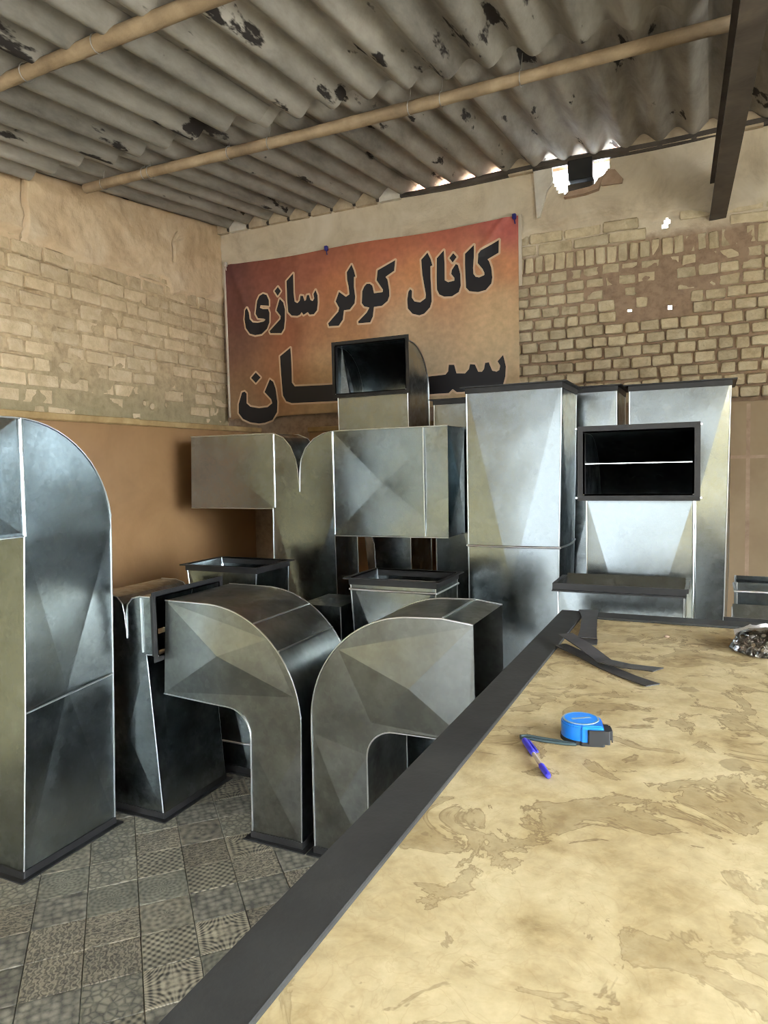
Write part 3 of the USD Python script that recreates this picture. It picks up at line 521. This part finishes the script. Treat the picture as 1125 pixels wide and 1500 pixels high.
# straight ducts standing on end in the back row
straight_duct("straight_duct", "tall galvanised straight duct with a ring seam, between forked duct and double-mouth duct", (-0.985, -0.60, 3.0, 3.36), (-0.985, -0.565, 3.0, 3.36), 0, 1.745, seams=(1.035,), h=0.012, metal="zinc_bright", group=None)
straight_duct("straight_duct", "tall galvanised straight duct partly hidden behind the one with ring seam", (-0.80, -0.40, 3.5, 3.86), (-0.80, -0.40, 3.5, 3.86), 0, 1.765, h=0.012, metal="zinc_bright")
straight_duct("straight_duct", "mostly hidden galvanised straight duct, a narrow strip showing right of the two-armed forked duct", (-1.33, -0.93, 3.5, 3.85), (-1.33, -0.93, 3.5, 3.85), 0, 1.75, h=0.014, metal="zinc_bright")
straight_duct("straight_duct", "rightmost tall galvanised straight duct, standing behind the double-mouth duct", (-0.335, 0.05, 3.42, 3.78), (-0.335, 0.086, 3.42, 3.78), 0, 1.75, h=0.014, metal="zinc_bright")

# elbow with a divided mouth, in front of the rightmost straight duct
runs = [("heel_panel", [(2.60, 1.505), (2.74, 1.505)]+arc((2.74, 1.215), 0.29, 90, 0)[1:]+[(3.03, 0.0)]), ("mouth", [(3.03, 0.0), (2.67, 0.0)]), ("throat_panel", [(2.67, 0.0), (2.665, 1.26), (2.60, 1.283)]), ("mouth", [(2.60, 1.283), (2.60, 1.505)])]
tI, _ = profile_duct("elbow_duct", "galvanised elbow duct whose black-framed mouth is divided in two by a plate", runs, YZ, -0.05, -0.41, flanged=(3,), metal="zinc_bright")
part(tI, "divider_plate", box(-0.409, -0.051, 2.605, 2.80, 1.391, 1.395), "zinc_seam")
x_panel(tI, "front_panel", [(-0.408, 2.664, 0.02), (-0.052, 2.664, 0.02), (-0.052, 2.660, 1.25), (-0.408, 2.660, 1.25)], (0, -1, 0), 0.020, "zinc_bright")
for s in (-0.437, -0.023):
    for zz in (1.27, 1.52): part(tI+"/flange", "bolt", trimesh.creation.cylinder(0.004, 0.012, 8, transform=trimesh.transformations.translation_matrix([s, 2.594, zz])@trimesh.transformations.rotation_matrix(math.pi/2, [1, 0, 0])), "zinc_seam")
# open-topped ducts of waist height
tJ = straight_duct("open_duct", "open-topped galvanised duct with black front rim, directly behind the far edge of the table", (-0.472, -0.07, 2.42, 2.60), (-0.472, -0.07, 2.42, 2.60), 0, 0.982, h=0.006, top=False, metal="zinc_bright")
part(tJ, "flange", join([box(-0.490, -0.062, 2.398, 2.417, 0.957, 0.962), box(-0.490, -0.062, 2.412, 2.417, 0.957, 0.984), box(-0.490, -0.476, 2.417, 2.605, 0.968, 0.984), box(-0.068, -0.056, 2.417, 2.605, 0.968, 0.984)]), "black_flange")
straight_duct("open_duct", "open-topped galvanised duct with black rim behind the left-facing low elbow", (-2.10, -1.90, 2.545, 2.86), (-2.27, -1.865, 2.60, 2.865), 0, 0.955, seams=(0.14,), h=0.012)
straight_duct("open_duct", "open-topped galvanised duct with black rim behind the right-facing low elbow", (-1.35, -1.02, 2.64, 2.90), (-1.405, -1.01, 2.64, 2.91), 0, 0.925, seams=(0.875,), h=0.012)
tQ = straight_duct("open_duct", "low galvanised open duct with black front rim at right edge, nearest the bag of screws", (0.075, 0.50, 2.40, 2.58), (0.075, 0.50, 2.40, 2.58), 0, 0.905, h=0.006, top=False)
part(tQ, "flange", join([box(0.045, 0.52, 2.378, 2.397, 0.880, 0.885), box(0.045, 0.52, 2.392, 2.397, 0.880, 0.907)]), "black_flange")
straight_duct("open_duct", "galvanised open duct at right edge, standing behind the lower one by the bag", (0.09, 0.52, 2.66, 2.82), (0.09, 0.52, 2.66, 2.82), 0, 0.975, h=0.008, seams=(0.945,), top=False, metal="zinc_bright")
part(tJ, "lip", grid_mesh(np.array([[(-0.472, 2.572, 0.945), (-0.07, 2.572, 0.945)], [(-0.472, 2.602, 0.992), (-0.07, 2.602, 0.992)]])), "zinc_bright")
part(tQ, "lip", grid_mesh(np.array([[(0.075, 2.55, 0.87), (0.5, 2.55, 0.87)], [(0.075, 2.58, 0.915), (0.5, 2.58, 0.915)]])), "zinc_bright")
# small capped duct between the low elbows and the open duct
t = straight_duct("capped_duct", "small closed galvanised duct box between the two low elbows, at the back", (-1.64, -1.435, 2.60, 2.86), (-1.64, -1.435, 2.60, 2.86), 0, 0.80, h=0.006, top=False)
part(t, "cap", box(-1.64, -1.435, 2.60, 2.86, 0.798, 0.801), "zinc")

# ------------------------------------------------------------------ boards along the walls
def board(name, label, b, rail=None, material="chipboard"):
    t = thing(name, label, "board", ((b[0]+b[1])/2, (b[2]+b[3])/2, 0))
    part(t, "sheet", cbox(*b, 0.002), material); return t
bl = board("chipboard_sheet", "brown chipboard sheet standing along the left brick wall behind the ducts", (-2.975, -2.95, 2.0, 4.12, 0.0, 1.665))
part(bl, "top_rail", cbox(-2.985, -2.938, 1.95, 4.22, 1.665, 1.70, 0.004), "rail_wood")
part(bl+"/top_rail", "rail_splice", cbox(-2.946, -2.93, 1.95, 3.02, 1.668, 1.703, 0.004), "rail_wood")
for yy in (2.1, 3.0, 4.0): part(bl, "brace", cbox(-3.37, -2.976, yy, yy+0.05, 1.60, 1.65, 0.004), "rail_wood")
mottled("chipboard_grey", [(0.2, lin(140, 116, 88)), (0.5, lin(158, 134, 104)), (0.8, lin(172, 150, 118))], 2.6, rough=0.6, bump=0.06, bscale=90)
br_ = board("chipboard_sheet", "pale brown chipboard sheet leaning on the far brick wall at right edge", (-0.55, 1.4, FY-0.07, FY-0.05, 0.0, 1.715), material="chipboard_grey")
part(br_, "tape", box(0.185, 0.205, FY-0.0712, FY-0.07, 0.3, 1.70), "mud"); part(br_, "tape", box(0.10, 0.7, FY-0.0718, FY-0.0713, 1.40, 1.418), "mud")
bf = board("chipboard_sheet", "dark brown chipboard sheet on the far wall under the banner", (-2.62, -0.60, FY-0.05, FY-0.03, 0.0, 1.66))
part(bf, "top_rail", cbox(-2.62, -0.60, FY-0.075, FY-0.03, 1.66, 1.695, 0.004), "rail_wood")

# ------------------------------------------------------------------ poles and steel beam under the roof
def pole(label, x0, x1, y, ties, seed):
    z = roof_z(y)-0.082; t = thing("roof_pole", label, "pole", (x0, y, z), None)
    xs_ = np.linspace(x0, x1, 60); n = meshkit.fbm(np.stack([xs_*2.2, xs_*0+seed, xs_*0], -1), 3, seed)-0.5
    part(t, "shaft", tube([(x, y+0.012*math.sin(x*1.3+seed), z+0.006*math.sin(x*2.1+seed)) for x in xs_], 0.027*(1+0.25*n), 12), "timber_pole", smooth=50)
    for x in ties:
        a = np.linspace(0, 2*math.pi, 15); yy = y+0.012*math.sin(x*1.3+seed); zz = z+0.006*math.sin(x*2.1+seed)
        part(t, "wire_tie", join([tube([(x+0.003*math.sin(k), yy+0.031*math.cos(k), zz+0.031*math.sin(k)) for k in a], 0.0022, 5), tube([(x, yy, zz+0.03), (x+0.006, yy+0.008, zz+0.11)], 0.0022, 5)]), "wire_steel")
pole("pale wooden pole tied with wire under the roof, nearer the far wall", -3.20, 0.10, 2.97, [-3.06, -2.76, -2.72, -2.20, -1.96, -1.22, -1.07, -0.72], 2)
pole("pale wooden pole tied with wire under the roof, upper left, nearest the camera", -3.36, 0.12, 1.85, [-2.28, -1.92, -1.2, -0.5], 5)
bm = thing("steel_beam", "dark brown steel roof beam running from the far wall overhead at upper right", "beam", (0.035, 4.45, 2.735))
def ibeam(y0, y1, x0, x1):
    pg = ops.unary_union([sg.box(-0.042, 0, 0.042, 0.012), sg.box(-0.005, 0, 0.005, 0.20), sg.box(-0.042, 0.19, 0.042, 0.20)])
    return prism(pg, lambda u, v, w: (u+x0+(x1-x0)*w, v+2.735, y0+(y1-y0)*w) and (u+x0+(x1-x0)*w, y0+(y1-y0)*w, v+2.735), 0, 1)
part(bm, "section", ibeam(4.47, -3.25, 0.032, 0.345), "dark_steel")
stub = thing("beam_stub", "dark blackened beam end stuck in the broken hole under the roof", "beam", (-0.70, 4.45, 3.0))
part(stub, "block", cbox(-0.775, -0.632, FY-0.06, FY+0.09, 3.07, 3.19, 0.006, 0.004), "black_rubber"); part(stub, "block", cbox(-0.785, -0.63, FY-0.02, FY+0.09, 3.015, 3.068, 0.006, 0.004), "dark_steel")

# ------------------------------------------------------------------ banner
BY = FY-0.045
def ban_off(x, z):
    x, z = np.asarray(x, float), np.asarray(z, float)
    return 0.010*np.sin(x*4.1+z*1.1)*np.clip((2.95-z)/0.5, 0, 1)+0.010*(meshkit.fbm(np.stack([x*2.2, z*1.6, x*0], -1), 3, 4)-0.5)-0.012*np.exp(-((x+1.19+(2.9-z)*0.9)/0.03)**2)*np.clip((z-2.6)/0.2, 0, 1)-0.010*np.exp(-((x+3.26-(2.94-z)*0.35)/0.03)**2)*np.clip((z-2.2)/0.5, 0, 1)
bx = np.linspace(-3.318, -1.078, 113); bz = np.linspace(1.79, 2.94, 58); BX, BZ = np.meshgrid(bx, bz, indexing="ij")
top_sag = 0.012*np.sin((BX+3.318)/2.24*2*math.pi)**2*((BZ-1.79)/1.15)
ZZ = BZ-top_sag-0.012*(BX+3.318)/2.24*((BZ-1.79)/1.15)
G = np.stack([BX, BY+ban_off(BX, ZZ), ZZ], -1)
ctrl = [(-3.3, 2.93, (88, 52, 50)), (-2.9, 2.9, (120, 68, 54)), (-2.45, 2.9, (138, 80, 62)), (-2.0, 2.9, (158, 92, 68)), (-1.6, 2.9, (160, 88, 72)), (-1.15, 2.9, (164, 84, 78)), (-3.25, 2.6, (96, 58, 50)), (-2.8, 2.6, (130, 78, 60)), (-2.3, 2.62, (166, 104, 68)), (-1.75, 2.6, (180, 118, 76)), (-1.15, 2.6, (180, 122, 84)),
        (-3.25, 2.3, (104, 72, 58)), (-2.75, 2.33, (138, 80, 54)), (-2.3, 2.35, (158, 112, 76)), (-1.8, 2.38, (170, 146, 114)), (-1.15, 2.35, (184, 154, 116)), (-3.25, 2.05, (124, 92, 66)), (-2.8, 2.1, (148, 104, 70)), (-2.4, 2.1, (182, 148, 108)), (-1.8, 2.1, (174, 154, 126)), (-1.15, 2.1, (182, 158, 124)), (-3.2, 1.82, (136, 108, 78)), (-2.4, 1.82, (150, 124, 90)), (-1.2, 1.82, (160, 134, 100))]
P = np.stack([BX.ravel(), ZZ.ravel()], 1)+0.10*(np.stack([meshkit.fbm(np.stack([BX.ravel()*3, BZ.ravel()*3, BX.ravel()*0+s], -1), 4, 30+s) for s in (0, 1)], 1)-0.5)*2
wts = np.stack([1/((P[:, 0]-a)**2+(P[:, 1]-b)**2+0.03)**2 for a, b, _ in ctrl], 1); wts /= wts.sum(1, keepdims=True)
tint = wts@np.array([lin(*(min(255, int(v*1.13+6)) for v in c)) for _, _, c in ctrl]); streak = meshkit.fbm(np.stack([BX.ravel()*14, BZ.ravel()*5, BX.ravel()*0], -1), 4, 41); tint *= (0.86+0.3*streak)[:, None]
mat("banner_print", {"a": ("attribute", {"attribute": "tint"}), "g": ("geometry", {}), "n": ("noise_texture", {"scale": 30.0, "detail": 4.0}), "f": ("rgb_ramp", {"ramp": [(0.3, (0.88, 0.88, 0.88)), (0.7, (1.08, 1.08, 1.08))]}), "m": ("mix", {"mix_type": "multiply", "fac": 1.0}), "p": ("principled_bsdf", {"roughness": 0.55, "specular_ior_level": 0.3})},
    [("g.position", "n.vector"), ("n.fac", "f.fac"), ("a.color", "m.color1"), ("f.color", "m.color2"), ("m.color", "p.base_color")])
bn = thing("banner", "orange-brown cloth banner with black Persian lettering pinned on the far wall", "banner", (-2.2, BY, 1.79))
part(bn, "cloth", grid_mesh(G), "banner_print", smooth=True, tint=tint)
LETTERS = {
 'kaf_alef': [(-1365,2792),(-1424,2747),(-1425,2689),(-1423,2597),(-1421,2535),(-1398,2509),(-1340,2496),(-1289,2503),(-1253,2538),(-1246,2574),(-1252,2635),(-1267,2679),(-1277,2691),(-1204,2721),(-1201,2798),(-1317,2750),(-1334,2731),(-1340,2677),(-1309,2637),(-1297,2611),(-1297,2596),(-1332,2586),(-1355,2593),(-1370,2614),(-1372,2651),(-1364,2711)],
 'nun_alef': [(-1569,2790),(-1617,2748),(-1621,2630),(-1621,2548),(-1605,2515),(-1571,2497),(-1517,2493),(-1471,2514),(-1457,2552),(-1459,2626),(-1474,2684),(-1488,2692),(-1515,2659),(-1520,2635),(-1499,2607),(-1499,2589),(-1543,2585),(-1566,2600),(-1565,2709)],
 'nun_dot': [(-1504,2763),(-1530,2736),(-1509,2706),(-1482,2736)],
 'lam': [(-1682,2793),(-1727,2754),(-1722,2662),(-1709,2578),(-1700,2526),(-1704,2502),(-1743,2481),(-1784,2492),(-1803,2520),(-1800,2564),(-1812,2575),(-1825,2561),(-1835,2511),(-1833,2453),(-1800,2414),(-1751,2398),(-1716,2405),(-1674,2441),(-1661,2478),(-1662,2553),(-1665,2629),(-1664,2704),(-1650,2707),(-1661,2748)],
 'kaf_vav': [(-1915,2778),(-2046,2730),(-2056,2666),(-2025,2619),(-2010,2596),(-2014,2581),(-2079,2581),(-2090,2633),(-2108,2648),(-2132,2650),(-2150,2635),(-2166,2605),(-2172,2526),(-2154,2502),(-2115,2490),(-2137,2457),(-2201,2405),(-2200,2392),(-2112,2390),(-2092,2426),(-2082,2491),(-2022,2492),(-1980,2519),(-1966,2549),(-1966,2591),(-1976,2660),(-1991,2679),(-1925,2711)],
 'lam_re': [(-2245,2795),(-2282,2749),(-2281,2700),(-2270,2650),(-2265,2596),(-2293,2582),(-2345,2622),(-2372,2560),(-2346,2513),(-2353,2487),(-2434,2414),(-2428,2394),(-2352,2391),(-2320,2429),(-2310,2493),(-2265,2493),(-2227,2532),(-2222,2575),(-2230,2645),(-2228,2710),(-2217,2711),(-2227,2752)],
 'sin_alef': [(-2716,2798),(-2773,2752),(-2771,2617),(-2764,2532),(-2735,2503),(-2689,2495),(-2665,2501),(-2651,2518),(-2635,2497),(-2599,2512),(-2583,2492),(-2550,2491),(-2523,2516),(-2515,2570),(-2517,2620),(-2532,2657),(-2549,2632),(-2543,2601),(-2557,2583),(-2576,2594),(-2588,2631),(-2604,2630),(-2612,2598),(-2625,2591),(-2637,2629),(-2657,2634),(-2665,2599),(-2685,2584),(-2708,2598),(-2716,2661)],
 'ze': [(-2835,2633),(-2858,2576),(-2866,2554),(-2830,2510),(-2834,2488),(-2934,2413),(-2927,2398),(-2831,2388),(-2806,2417),(-2796,2478),(-2793,2552),(-2806,2604)],
 'ze_dot': [(-2849,2720),(-2878,2695),(-2852,2658),(-2825,2688)],
 'ye': [(-2982,2688),(-3014,2677),(-3036,2643),(-3054,2553),(-3034,2519),(-2979,2508),(-2965,2500),(-2983,2488),(-3039,2484),(-3082,2492),(-3106,2518),(-3111,2565),(-3127,2601),(-3142,2586),(-3156,2523),(-3148,2458),(-3114,2414),(-3064,2397),(-3008,2400),(-2957,2433),(-2934,2476),(-2930,2544),(-2941,2573),(-2986,2578),(-3014,2591),(-3006,2610),(-2933,2596),(-2932,2636),(-2951,2676)],
 'nun': [(-2949,2063),(-3001,1974),(-2942,1916),(-2935,1887),(-2979,1861),(-3058,1858),(-3137,1873),(-3171,1901),(-3168,1974),(-3185,1989),(-3208,1984),(-3243,1898),(-3246,1832),(-3208,1786),(-3142,1757),(-3062,1744),(-3010,1747),(-2940,1765),(-2895,1820),(-2888,1892),(-2901,1992),(-2920,2043)],
 'nun_low_dot': [(-3075,2123),(-3119,2087),(-3078,2047),(-3033,2084)],
 'sin_ye_alef': [(-2755,2274),(-2849,2222),(-2845,2102),(-2835,1938),(-2807,1894),(-2757,1877),(-2400,1870),(-1778,1871),(-1652,1874),(-1553,1873),(-1525,1898),(-1496,1875),(-1351,1873),(-1263,1877),(-1184,1903),(-1170,1950),(-1165,2012),(-1182,2085),(-1218,2050),(-1201,2021),(-1208,1994),(-1226,1985),(-1255,1994),(-1272,2034),(-1276,2048),(-1301,2047),(-1309,2009),(-1323,1993),(-1349,1995),(-1370,2042),(-1403,2048),(-1411,2017),(-1438,1991),(-1497,1996),(-1512,2053),(-1549,2056),(-1554,2014),(-1573,1994),(-1780,1988),(-2468,1987),(-2728,1995),(-2752,2024),(-2751,2165)],
}
def decal(poly, lift):
    cells = []
    for g in getattr(poly, "geoms", [poly]):
        if g.geom_type != "Polygon": continue
        x0, z0, x1, z1 = g.bounds
        nx, nz = int((x1-x0)/0.05)+1, int((z1-z0)/0.05)+1
        for i in range(nx):
            for j in range(nz): cells.append(g.intersection(sg.box(x0+(x1-x0)*i/nx, z0+(z1-z0)*j/nz, x0+(x1-x0)*(i+1)/nx, z0+(z1-z0)*(j+1)/nz)))
    V, F = [], []
    for c in cells:
        for v, f in triangulate(c):
            o = sum(len(q) for q in V); V.append(v); F.append(f+o)
    v = np.vstack(V); f = np.vstack(F); return trimesh.Trimesh(np.stack([v[:, 0], BY+ban_off(v[:, 0], v[:, 1])-lift, v[:, 1]], 1), f, process=False)
shapes = {k: sg.Polygon([(a/1000, b/1000) for a, b in p]).buffer(0).buffer(0.004).buffer(-0.004) for k, p in LETTERS.items()}
shapes["kaf_vav"] = shapes["kaf_vav"].difference(sg.Point(-1.935, 2.478).buffer(0.012))
outline_all = ops.unary_union([s.buffer(0.013) for s in shapes.values()])
for k, s in shapes.items():
    o = s.buffer(0.013).difference(ops.unary_union([q for q in shapes.values()])); lt = part(bn, "letter", decal(s, 0.0022), "letter_black", smooth=True); part(lt, "letter_outline", decal(o, 0.0018), "letter_outline", smooth=True)
part(bn, "hem", cbox(-1.078, -1.058, BY-0.004, BY+0.006, 2.50, 2.935, 0.002), "hem_white", label="white hem strip down the right edge")
part(bn, "hem", cbox(-3.330, -3.316, BY-0.004, BY+0.008, 1.80, 2.925, 0.002), "hem_white", label="pale hem strip down the left edge")
for x, z, m_ in ((-2.432, 2.93, "pin_blue"), (-1.10, 2.922, "pin_blue"), (-3.30, 2.942, "pin_white")):
    part(bn, "pin", join([cbox(x-0.012, x+0.012, BY-0.026, BY-0.002, z-0.016, z+0.016, 0.004), tube([(x, BY-0.012, z-0.016), (x+0.005, BY-0.014, z-0.045)], 0.004, 6)]), m_)

# ------------------------------------------------------------------ work table
TZ = 0.922; BZ1 = 0.93
tb = thing("work_table", "large work table with stained cream board top and dark steel edge bars", "table", (0.45, 0.7, 0.0))
part(tb, "board_top", cbox(-0.40, 1.55, -1.0, 2.20, 0.90, TZ, 0.002), "stained_board")
def edge_bar(x0, x1, y0, y1): return join([cbox(x0, x1, y0, y1, BZ1-0.0075, BZ1, 0.0015)])
part(tb, "edge_bar", join([edge_bar(-0.424, -0.350, -1.02, 2.232), cbox(-0.424, -0.417, -1.02, 2.232, 0.86, BZ1-0.004, 0.0015)]), "table_bar", label="dark steel bar along the left table edge")
part(tb, "edge_bar", join([edge_bar(-0.3495, 1.57, 2.158, 2.232), cbox(-0.41, 1.57, 2.225, 2.232, 0.86, BZ1-0.004, 0.0015)]), "table_bar", label="dark steel bar along the far table edge")
for x in (-0.40, 1.48):
    for y in (-0.95, 2.15): part(tb, "leg", cbox(x, x+0.05, y, y+0.05, 0.0, 0.90, 0.003), "dark_steel")
def sc(x, y): return (x*1.017, y*1.017)
# tape measure
cx, cy = sc(-0.194, 1.190); tm = thing("tape_measure", "bright blue tape measure with black mouth lying on the stained table", "tape measure", (cx, cy, TZ)); th = math.radians(14)
def tmx(u, v): return (cx+math.cos(th)*u-math.sin(th)*v, cy+math.sin(th)*u+math.cos(th)*v)
body = ops.unary_union([sg.Point(0, 0).buffer(0.0345, 32), sg.box(0.0, -0.034, 0.030, -0.002).buffer(0.004)]).buffer(-0.004).buffer(0.004)
def lift_poly(pg, z0, z1): return prism(pg, lambda u, v, w: (*tmx(u, v), w), z0, z1)
part(tm, "rubber_base", lift_poly(body.buffer(0.0012), TZ+0.0005, TZ+0.007), "black_rubber")
part(tm, "shell", join([lift_poly(body, TZ+0.007, TZ+0.030), lift_poly(body.buffer(-0.0015), TZ+0.030, TZ+0.033), lift_poly(body.buffer(-0.004), TZ+0.033, TZ+0.0345)]), "blue_plastic", smooth=40)
part(tm, "rim_ring", lift_poly(sg.Point(-0.001, 0).buffer(0.0305, 32).difference(sg.Point(-0.001, 0).buffer(0.0275, 32)), TZ+0.0340, TZ+0.0354), "grey_print")
part(tm, "top_disc", lift_poly(sg.Point(-0.001, 0).buffer(0.0275, 32), TZ+0.0340, TZ+0.0352), "blue_top")
part(tm+"/top_disc", "printed_bar", lift_poly(affinity.rotate(sg.box(-0.018, -0.003, 0.016, 0.003), 20), TZ+0.0352, TZ+0.0354), "grey_print")
part(tm, "mouth_block", join([lift_poly(sg.box(0.010, -0.0395, 0.040, -0.012).buffer(0.003), TZ+0.006, TZ+0.029), lift_poly(sg.box(0.038, -0.030, 0.047, -0.006), TZ+0.010, TZ+0.026)]), "black_rubber")
part(tm+"/mouth_block", "end_hook", join([lift_poly(sg.box(0.047, -0.028, 0.0485, -0.008), TZ+0.005, TZ+0.024), lift_poly(sg.box(0.036, -0.026, 0.0485, -0.010), TZ+0.0225, TZ+0.024)]), "strip_steel")
strap = [sc(*p) for p in ((-0.196, 1.150), (-0.215, 1.146), (-0.245, 1.145), (-0.275, 1.146), (-0.2875, 1.143), (-0.290, 1.152), (-0.280, 1.158), (-0.255, 1.156), (-0.225, 1.154), (-0.200, 1.152))]
part(tm, "wrist_strap", tube([(*p, TZ+0.003) for p in strap], 0.0025, 7), "cord_dark", smooth=60)
# pen
p0, p1 = np.array([*sc(-0.2795, 1.133), TZ+0.0055]), np.array([*sc(-0.212, 1.008), TZ+0.0055]); d = p1-p0
pn = thing("pen", "blue-capped ballpoint pen with clear barrel lying beside the tape measure", "pen", (p0+p1)/2-[0, 0, 0.0055])
def along(ts, rs): return [p0+d*t for t in ts], rs
q, r_ = along([0, 0.02, 0.05, 0.40, 0.42], [0.003, 0.0046, 0.0052, 0.0052, 0.0044]); part(pn, "cap", tube(q, r_, 12), "pen_blue", smooth=40)
q, r_ = along([0.36, 0.80], [0.0036, 0.0036]); part(pn, "barrel", tube(q, r_, 12), "pen_barrel", smooth=40)
q, r_ = along([0.72, 0.74, 0.96, 0.985, 1.0], [0.0042, 0.0050, 0.0050, 0.0042, 0.002]); part(pn, "end_cap", tube(q, r_, 12), "pen_blue", smooth=40)
n_ = np.cross(d/np.linalg.norm(d), [0, 0, 1]); part(pn+"/cap", "clip", tube([p0+d*0.06+n_*-0.006+[0, 0, 0.002], p0+d*0.40+n_*-0.0075+[0, 0, 0.002]], 0.0018, 6), "pen_blue")
# steel strips
def ribbon(pts, width, thick=0.0022):
    p = np.array(pts, float); t = np.gradient(p, axis=0); sd = np.cross(t, [0, 0, 1.0]); sd /= np.linalg.norm(sd, axis=1, keepdims=True); w = np.broadcast_to(width, (len(p),))[:, None]
    a, b = p-sd*w/2, p+sd*w/2; up = np.array([0, 0, thick]); n = len(p); V = np.vstack([a, b, b+up, a+up]); f = []
    for i in range(n-1):
        for k in range(4):
            k2 = (k+1) % 4; q = [k*n+i, k*n+i+1, k2*n+i+1, k2*n+i]; f += [[q[0], q[1], q[2]], [q[0], q[2], q[3]]]
    for i in (0, n-1): f += [[i, n+i, 2*n+i], [i, 2*n+i, 3*n+i]]
    m = trimesh.Trimesh(V, np.array(f), process=False); m.fix_normals(); return m
s2 = part("/World", "steel_strip", ribbon([(*sc(-0.335, 1.745), TZ+0.012), (*sc(-0.268, 1.69), TZ+0.004), (*sc(-0.215, 1.63), TZ+0.0005), (*sc(-0.16, 1.572), TZ+0.0005), (*sc(-0.102, 1.515), TZ+0.004)], 0.036), "strip_steel"); tag(s2, "dark bent steel strip lying lower of the crossed pair on the table", "metal strip")
s1 = part("/World", "steel_strip", ribbon([(*sc(-0.328, 1.775), TZ+0.034), (*sc(-0.275, 1.715), TZ+0.024), (*sc(-0.215, 1.640), TZ+0.010), (*sc(-0.165, 1.610), TZ+0.012), (*sc(-0.095, 1.570), TZ+0.022)], 0.040), "strip_steel"); tag(s1, "dark bent steel strip resting on top of the other one, its ends raised", "metal strip")
fb_ = thing("flat_bar", "short dark flat bar lying across the far left corner of the table frame", "metal strip", (*sc(-0.31, 2.0), TZ))
part(fb_, "bar", ribbon([(*sc(-0.336, 2.20), BZ1+0.002), (*sc(-0.318, 2.10), BZ1+0.003), (*sc(-0.298, 1.95), TZ+0.009), (*sc(-0.288, 1.862), TZ+0.006)], [0.060, 0.046, 0.044, 0.050]), "strip_steel"); part(fb_+"/bar", "folded_lip", ribbon([(*sc(-0.288, 1.868), TZ+0.0015), (*sc(-0.282, 1.815), TZ+0.0005)], 0.052), "strip_steel")
# bag of screws
bc = np.array([*sc(0.128, 1.90), TZ]); bg = thing("screw_bag", "clear plastic bag of small screws with pale folded top at right edge of table", "bag", bc)
ico = trimesh.creation.icosphere(4, 1.0); v = ico.vertices.copy(); n = meshkit.fbm(v*2.6, 4, 3)-0.5; hgt = np.maximum(v[:, 2], -0.05)
v = v*(1+0.35*n)[:, None]; v = np.stack([bc[0]+v[:, 0]*0.075, bc[1]+v[:, 1]*0.085, TZ+0.004+np.maximum(v[:, 2], 0)*0.052], 1); film = trimesh.Trimesh(v, ico.faces, process=False)
part(bg, "film", film, "bag_film", smooth=30)
sm = []
for i in range(150):
    a, r_ = rnd.uniform(0, 6.28), math.sqrt(rnd.random()); hz = rnd.random()*(1-r_*r_)
    c = trimesh.creation.cylinder(0.0026, rnd.uniform(0.016, 0.026), 6); h_ = trimesh.creation.cylinder(0.005, 0.003, 8); h_.apply_translation([0, 0, 0.011]); c = join([c, h_])
    c.apply_transform(trimesh.transformations.euler_matrix(rnd.uniform(0, 6.28), rnd.uniform(0, 6.28), 0)); c.apply_translation([bc[0]+0.055*r_*math.cos(a), bc[1]+0.06*r_*math.sin(a), TZ+0.018+0.02*hz]); sm.append(c)
part(bg, "screws", join(sm), "screw_steel", kind="stuff", label="loose heap of small steel screws")
u = np.linspace(-1, 1, 17); rows = []
for k, (dy, dz) in enumerate(((0.030, 0.046), (0.048, 0.058), (0.066, 0.050), (0.078, 0.030))):
    rows.append([(bc[0]+0.066*t+0.004*math.sin(9*t+k), bc[1]+dy+0.006*math.sin(7*t), TZ+dz*(1-0.35*t*t)+0.003*math.sin(13*t+k*2)) for t in u])
part(bg, "folded_top", grid_mesh(np.array(rows)), "bag_header", smooth=True, label="crumpled pale folded top")
cr = trimesh.creation.icosphere(1, 0.006); cr.vertices *= [1.2, 0.9, 0.6]; cr.apply_translation([*sc(-0.098, 1.963), TZ+0.003]); tag(part("/World", "dirt_crumb", cr, "mud"), "tiny brown crumb lying alone on the cream table", "crumb")
